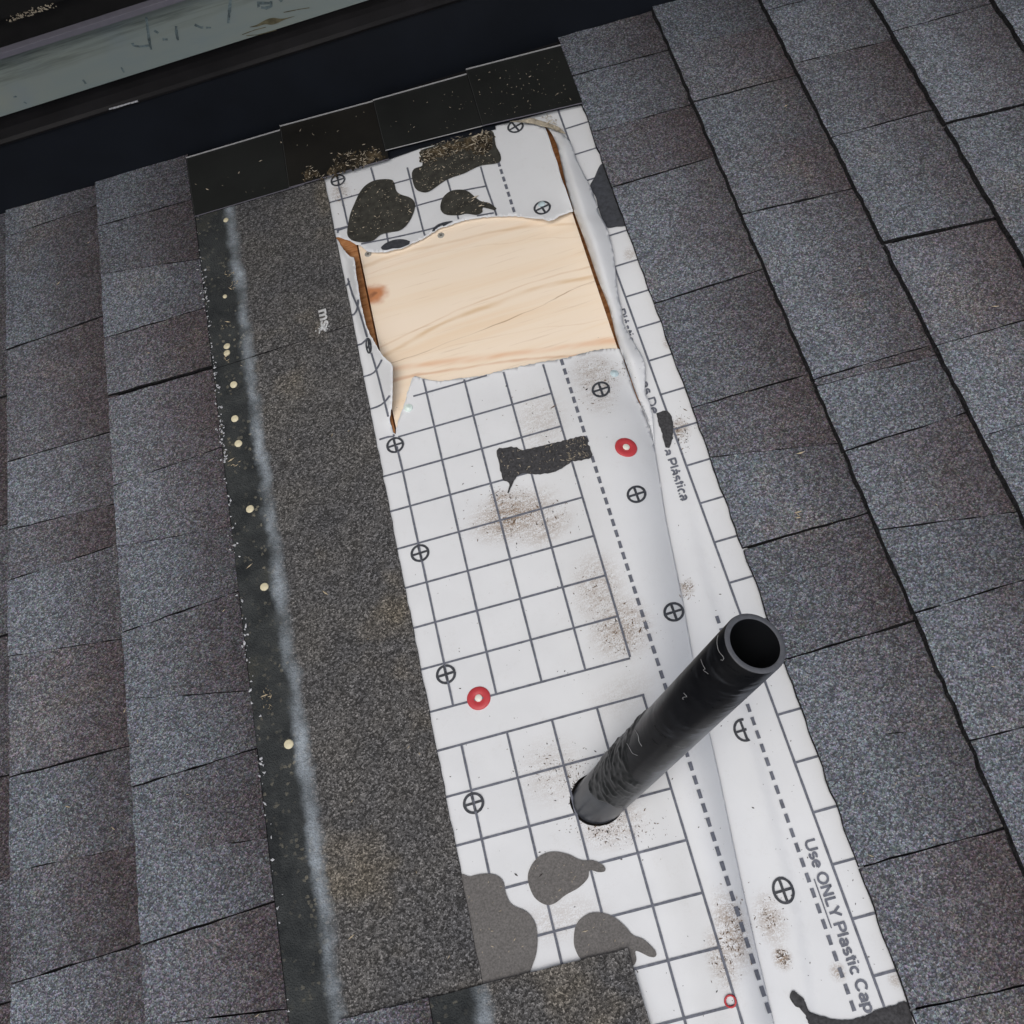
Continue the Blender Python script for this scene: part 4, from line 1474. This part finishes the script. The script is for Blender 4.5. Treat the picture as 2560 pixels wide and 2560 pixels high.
residue(M8([(948, 590), (980, 578), (1040, 574), (1090, 588), (1180, 570), (1290, 545), (1418, 515), (1440, 560), (1460, 615), (1440, 638), (1345, 655), (1300, 690), (1210, 718), (1130, 720),
            (1080, 716), (1055, 735), (1035, 770), (1012, 820), (1005, 820), (1015, 765), (985, 755), (968, 700), (955, 640)]), 'torn black asphalt strip stuck on the grid left of the red cap nail')
residue(C7([(822, 785), (865, 770), (950, 760), (970, 800), (1000, 880), (1000, 990), (990, 1080), (955, 1165), (925, 1150), (895, 1060), (860, 950), (830, 850)]),
        'black asphalt patch over the Spanish lettering beside the right shingles')
residue(RB([(672, 1790), (690, 1752), (715, 1770), (750, 1800), (790, 1868), (880, 1898), (960, 1912), (1080, 1888), (1150, 1852), (1230, 1832), (1305, 1815), (1340, 1932), (1420, 2200), (1490, 2480), (1000, 2480), (860, 2150),
            (760, 1890), (700, 1830)]), 'ragged black asphalt residue under the last printed word at the bottom edge')

# white sticker remains with two letters on the stripped shingle
root_p = P(812, 800)
root_p.z = EZ(root_p.x, root_p.y)
scrap = thing_at('label_scrap', 'worn white label remains with two letters on the stripped granules', 'label', root_p)
cu = bpy.data.curves.new('lettering', 'FONT')
cu.body = 'ms'
cu.offset = .03
cu.resolution_u = 4
to = bpy.data.objects.new('lettering', cu)
COL.objects.link(to)
me = bpy.data.meshes.new_from_object(to.evaluated_get(bpy.context.evaluated_depsgraph_get()))
bpy.data.objects.remove(to)
z0 = .0006
a0, a1 = P(*crop(450, 480, 500 / 1932, [(1352, 1165)])[0]), P(*crop(450, 480, 500 / 1932, [(1352, 1335)])[0])
hgt = abs(P(*crop(450, 480, 500 / 1932, [(1430, 1250)])[0]).x - P(*crop(450, 480, 500 / 1932, [(1352, 1250)])[0]).x)
xs = [v.co.x for v in me.vertices]
sx = abs(a1.y - a0.y) / (max(xs) - min(xs))
for v in me.vertices:
    a, c = (v.co.x - min(xs)) * sx, v.co.y * hgt / .53
    X, Y = a0.x + c, a0.y - a
    v.co = (X, Y, EZ(X, Y) + z0)
bml = bmesh.new()
bml.from_mesh(me)
bm_obj('lettering', bml, M['white_scrap'], scrap, origin=root_p)
cc = P(*crop(450, 480, 500 / 1932, [(1390, 1335)])[0])
flakes('residue_flakes', [(cc.x + random.gauss(0, .0040), cc.y + random.gauss(0, .0028)) for _ in range(70)], M['white_scrap'], scrap, .0011, lambda x, y: EZ(x, y) + .0002)

# ------------------------------------------------------------------ LOOSE DEBRIS (uncountable crumbs)
def scatter(poly_px, n, zoff=None):
    xs = [q[0] for q in poly_px]
    ys = [q[1] for q in poly_px]
    out = []
    tries = 0
    while len(out) < n and tries < n * 30:
        tries += 1
        x, y = random.uniform(min(xs), max(xs)), random.uniform(min(ys), max(ys))
        if inside(poly_px, x, y):
            out.append((x, y))
    return out

def bits(name, spots, mat, size, label, cat, elong=(1.0, 3.5)):
    """spots: (roof point, normal)"""
    vv, ff = [], []
    for p, n in spots:
        s = size * math.exp(random.gauss(0, .45))
        e = random.uniform(*elong)
        t = n.orthogonal().normalized()
        t = (Matrix.Rotation(random.uniform(0, math.tau), 3, n) @ t)
        u = n.cross(t)
        b0 = len(vv)
        c = p + n * s * .3
        vv += [c + t * s * e + n * s * random.uniform(-.1, .5), c + u * s * .5, c - t * s * e, c - u * s * .5, c + n * s * .6, ]
        ff += [(b0, b0 + 1, b0 + 4), (b0 + 1, b0 + 2, b0 + 4), (b0 + 2, b0 + 3, b0 + 4), (b0 + 3, b0, b0 + 4)]
    o = mesh_obj(name, vv, ff, mat)
    o['kind'] = 'stuff'
    o['label'] = label
    return o

UPZ = Vector((0, 0, 1))
def at_surf(pts):
    return [surf(*q) for q in pts]
def at_z(pts, z):
    return [(P(x, y, z), UPZ) for x, y in pts]

dirt_patch = C3([(360, 1150), (620, 1050), (900, 985), (990, 985), (1000, 1130), (900, 1200), (700, 1170), (560, 1230), (380, 1280)])
dirt_two = crop(450, 0, 500 / 1932, [(1180, 1700), (1190, 1640), (1250, 1600), (1300, 1640), (1400, 1690), (1470, 1560), (1560, 1480), (1932, 1440), (1932, 1560), (1560, 1680), (1440, 1720), (1200, 1750)])
# matted dirt underneath
def mat_patch(poly, z, name, label, surf_mode):
    ol_ = [(x + 7 * mnoise.noise(Vector((x * .06, y * .06, 1))) + random.uniform(-2, 2), y + 7 * mnoise.noise(Vector((x * .06, y * .06, 6))) + random.uniform(-2, 2)) for x, y in spline(poly, 4, True)]
    v2, f2 = fill(ol_, 4)
    vv = []
    for x, y in v2:
        e = smooth(0, 10, dist_path(poly + poly[:1], x, y))
        k = (.0018 if surf_mode else .0003) + .0014 * e * (.6 + .8 * mnoise.noise(Vector((x * .09, y * .09, 8))))
        q = surf(x, y)[0] if surf_mode else P(x, y, z)
        vv.append(q - ray(x, y) * k)
    f2 = [f for f in f2 if (lambda cx, cy: smooth(0, 26, dist_path(ol_ + ol_[:1], cx, cy)) + .75 * mnoise.noise(Vector((cx * .11, cy * .11, 3))) > .12)(sum(v2[i][0] for i in f) / 3, sum(v2[i][1] for i in f) / 3)]
    o = mesh_obj(name, vv, f2, M['dust'], smooth_shade=True)
    o['kind'] = 'stuff'
    o['label'] = label
mat_patch(dirt_patch, 0, 'dirt', 'matted brown dirt on the underlayment below the third step flashing', True)
mat_patch(dirt_two, .0112, 'dirt', 'matted brown dirt on the second step flashing', False)

pale = at_surf(scatter(dirt_patch, 260))
pale = [(p + n * .0034, n) for p, n in pale]
pale += [(p + n * .0015, n) for p, n in at_z(scatter(dirt_two, 170), .0115)]
bits('dry_debris', pale, M['straw'], .00075, 'dry straw-coloured debris lodged below the step flashings', 'debris')
b1 = C4([(455, 910), (560, 570), (740, 280), (1050, 183), (1200, 250), (1300, 430), (1535, 610), (1410, 910), (980, 1080), (510, 1165)])
b2 = C3([(290, 1370), (375, 1280), (600, 1180), (1000, 1150), (1045, 1250), (740, 1345), (440, 1500), (330, 1490)])
b3 = C3([(540, 1640), (620, 1510), (770, 1505), (960, 1615), (900, 1690), (600, 1712)])
crumbs = [(p + n * .0016, n) for p, n in at_surf(scatter(b1, 150) + scatter(b2, 170) + scatter(b3, 55))]
crumbs += [(p + n * .0026, n) for p, n in at_surf(scatter(M8([(950, 600), (1090, 590), (1415, 520), (1455, 630), (1300, 690), (1000, 740)]), 90) + scatter(M8([(1330, 540), (1415, 520), (1455, 630), (1330, 655)]), 70))]
crumbs += [(p + n * .0014, n) for p, n in at_surf(scatter(B8([(780, 1180), (950, 1140), (1030, 1290), (1160, 1480), (1080, 1740), (880, 1790)]), 30) + scatter(B8([(1130, 1100), (1250, 1020), (1430, 1080), (1390, 1190), (1210, 1280)]), 22) + scatter(B8([(1390, 1400), (1510, 1345), (1660, 1450), (1690, 1600), (1420, 1590)]), 22))]
crumbs += at_z(scatter([(1180, 190), (1395, 135), (1440, 250), (1215, 300)], 90), .0141)
crumbs += at_z(scatter([(960, 270), (1160, 210), (1200, 300), (980, 360)], 26), .0126)
crumbs += at_z(scatter([(720, 330), (930, 270), (950, 380), (740, 450)], 18), .0111)
crumbs += at_z(scatter([(480, 410), (700, 340), (730, 450), (500, 520)], 10), .0096)
nest = C3([(1150, 890), (1330, 865), (1450, 880), (1560, 930), (1630, 1000), (1480, 945), (1300, 905)])
crumbs += [(P(x, y, .0150), UPZ) for x, y in scatter(nest, 60)]
crumbs += at_z(scatter(C3([(1400, 860), (1480, 820), (1560, 880), (1550, 920)]), 40), .004)
bits('pale_crumbs', crumbs, M['straw'], .00062, 'scattered pale crumbs on the dark blotches and step flashings', 'debris', (1.0, 2.6))

white_area = [(850, 460), (1206, 2440), (1580, 2380), (1620, 2540), (1900, 2540), (1700, 1500), (1560, 1150), (1500, 950), (1000, 980)]
dark = at_surf(scatter(white_area, 230)) + at_surf(scatter([(1660, 1150), (1960, 1750), (2240, 2440), (1990, 2500), (1740, 1620)], 70))
for cx, cy, sx_, sy_, n in ((1290, 1290, 60, 40, 90), (1480, 980, 40, 40, 50), (1530, 2080, 60, 25, 110), (1555, 1570, 40, 40, 50), (1385, 1930, 60, 40, 60), (1705, 1080, 16, 25, 70), (1445, 1950, 30, 40, 50)):
    dark += at_surf([(random.gauss(cx, sx_), random.gauss(cy, sy_)) for _ in range(n)])
dark = [(p, n) for p, n in dark if p.z < .03]
bits('dark_grit', dark, M['grit'], .00052, 'fine dark grit scattered over the white underlayment', 'debris', (.8, 1.6))
brown = []
for cx, cy, sx_, sy_, n in ((1285, 1290, 55, 32, 420), (1255, 1245, 25, 18, 120), (1380, 1280, 50, 16, 120), (1495, 1480, 40, 35, 200), (1560, 1580, 35, 32, 330), (1500, 960, 35, 35, 140), (1525, 2065, 60, 22, 260),
                            (1390, 1930, 50, 30, 150), (1835, 2335, 22, 45, 330), (1810, 2400, 16, 30, 120), (1955, 2395, 9, 10, 110), (1925, 2290, 16, 22, 120), (1717, 1470, 10, 14, 110), (1702, 1078, 14, 22, 160),
                            (850, 475, 14, 24, 140), (1440, 1935, 30, 20, 120), (1545, 925, 22, 12, 90), (1360, 1050, 40, 40, 80)):
    for _ in range(n):
        x_, y_ = random.gauss(cx, sx_), random.gauss(cy, sy_)
        if mnoise.noise(Vector((x_ * .05, y_ * .09, 2))) > -.12:
            brown.append((x_, y_))
brown = [(p, n) for p, n in at_surf(brown) if p.z < .04 and abs(n.z) > .3]
bits('brown_grit', brown, plain('brown_grit', (.155, .110, .075), .95, .15, vary=.5, vscale=90), .00048, 'brown gritty scuffs on the white underlayment', 'debris', (.8, 2.4))
for q in ((1213, 1171), (1145, 1170), (1196, 1176), (1212, 1220), (1515, 1053), (1515, 1178), (1210, 1405), (1332, 1496), (1092, 1158)):
    pass
# straw bits on the shingles and the nail band
sh = []
for _ in range(150):
    x, y = random.uniform(0, 2560), random.uniform(250, 2560)
    q = P(x, y)
    if -.70 < q.x < -.425 and q.y < 1.28:
        sh.append((Vector((q.x, q.y, .0098)), UPZ))
    elif .17 < q.x < .73 and q.y < 1.28:
        sh.append((Vector((q.x, q.y, .0098)), UPZ))
    elif -.40 < q.x < -.22:
        sh.append((Vector((q.x, q.y, EZ(q.x, q.y) + .0006)), UPZ))
for cx, cy, n in ((675, 1735, 10), (672, 1745, 8), (675, 1775, 6), (580, 690, 12), (590, 720, 14), (600, 1170, 8), (565, 820, 8), (570, 905, 8), (1960, 283, 4), (2408, 2050, 4), (1990, 1300, 3)):
    for _ in range(n):
        q = P(random.gauss(cx, 6), random.gauss(cy, 6))
        sh.append((Vector((q.x, q.y, (EZ(q.x, q.y) + .0006) if q.x < 0 else .0096)), UPZ))
bits('straw_bits', sh, M['twig'], .00075, 'stray straw-coloured bits on the shingles', 'debris', (1.2, 3.5))
for k in ('_o',):
    pass
print('objects', len(scene.objects))
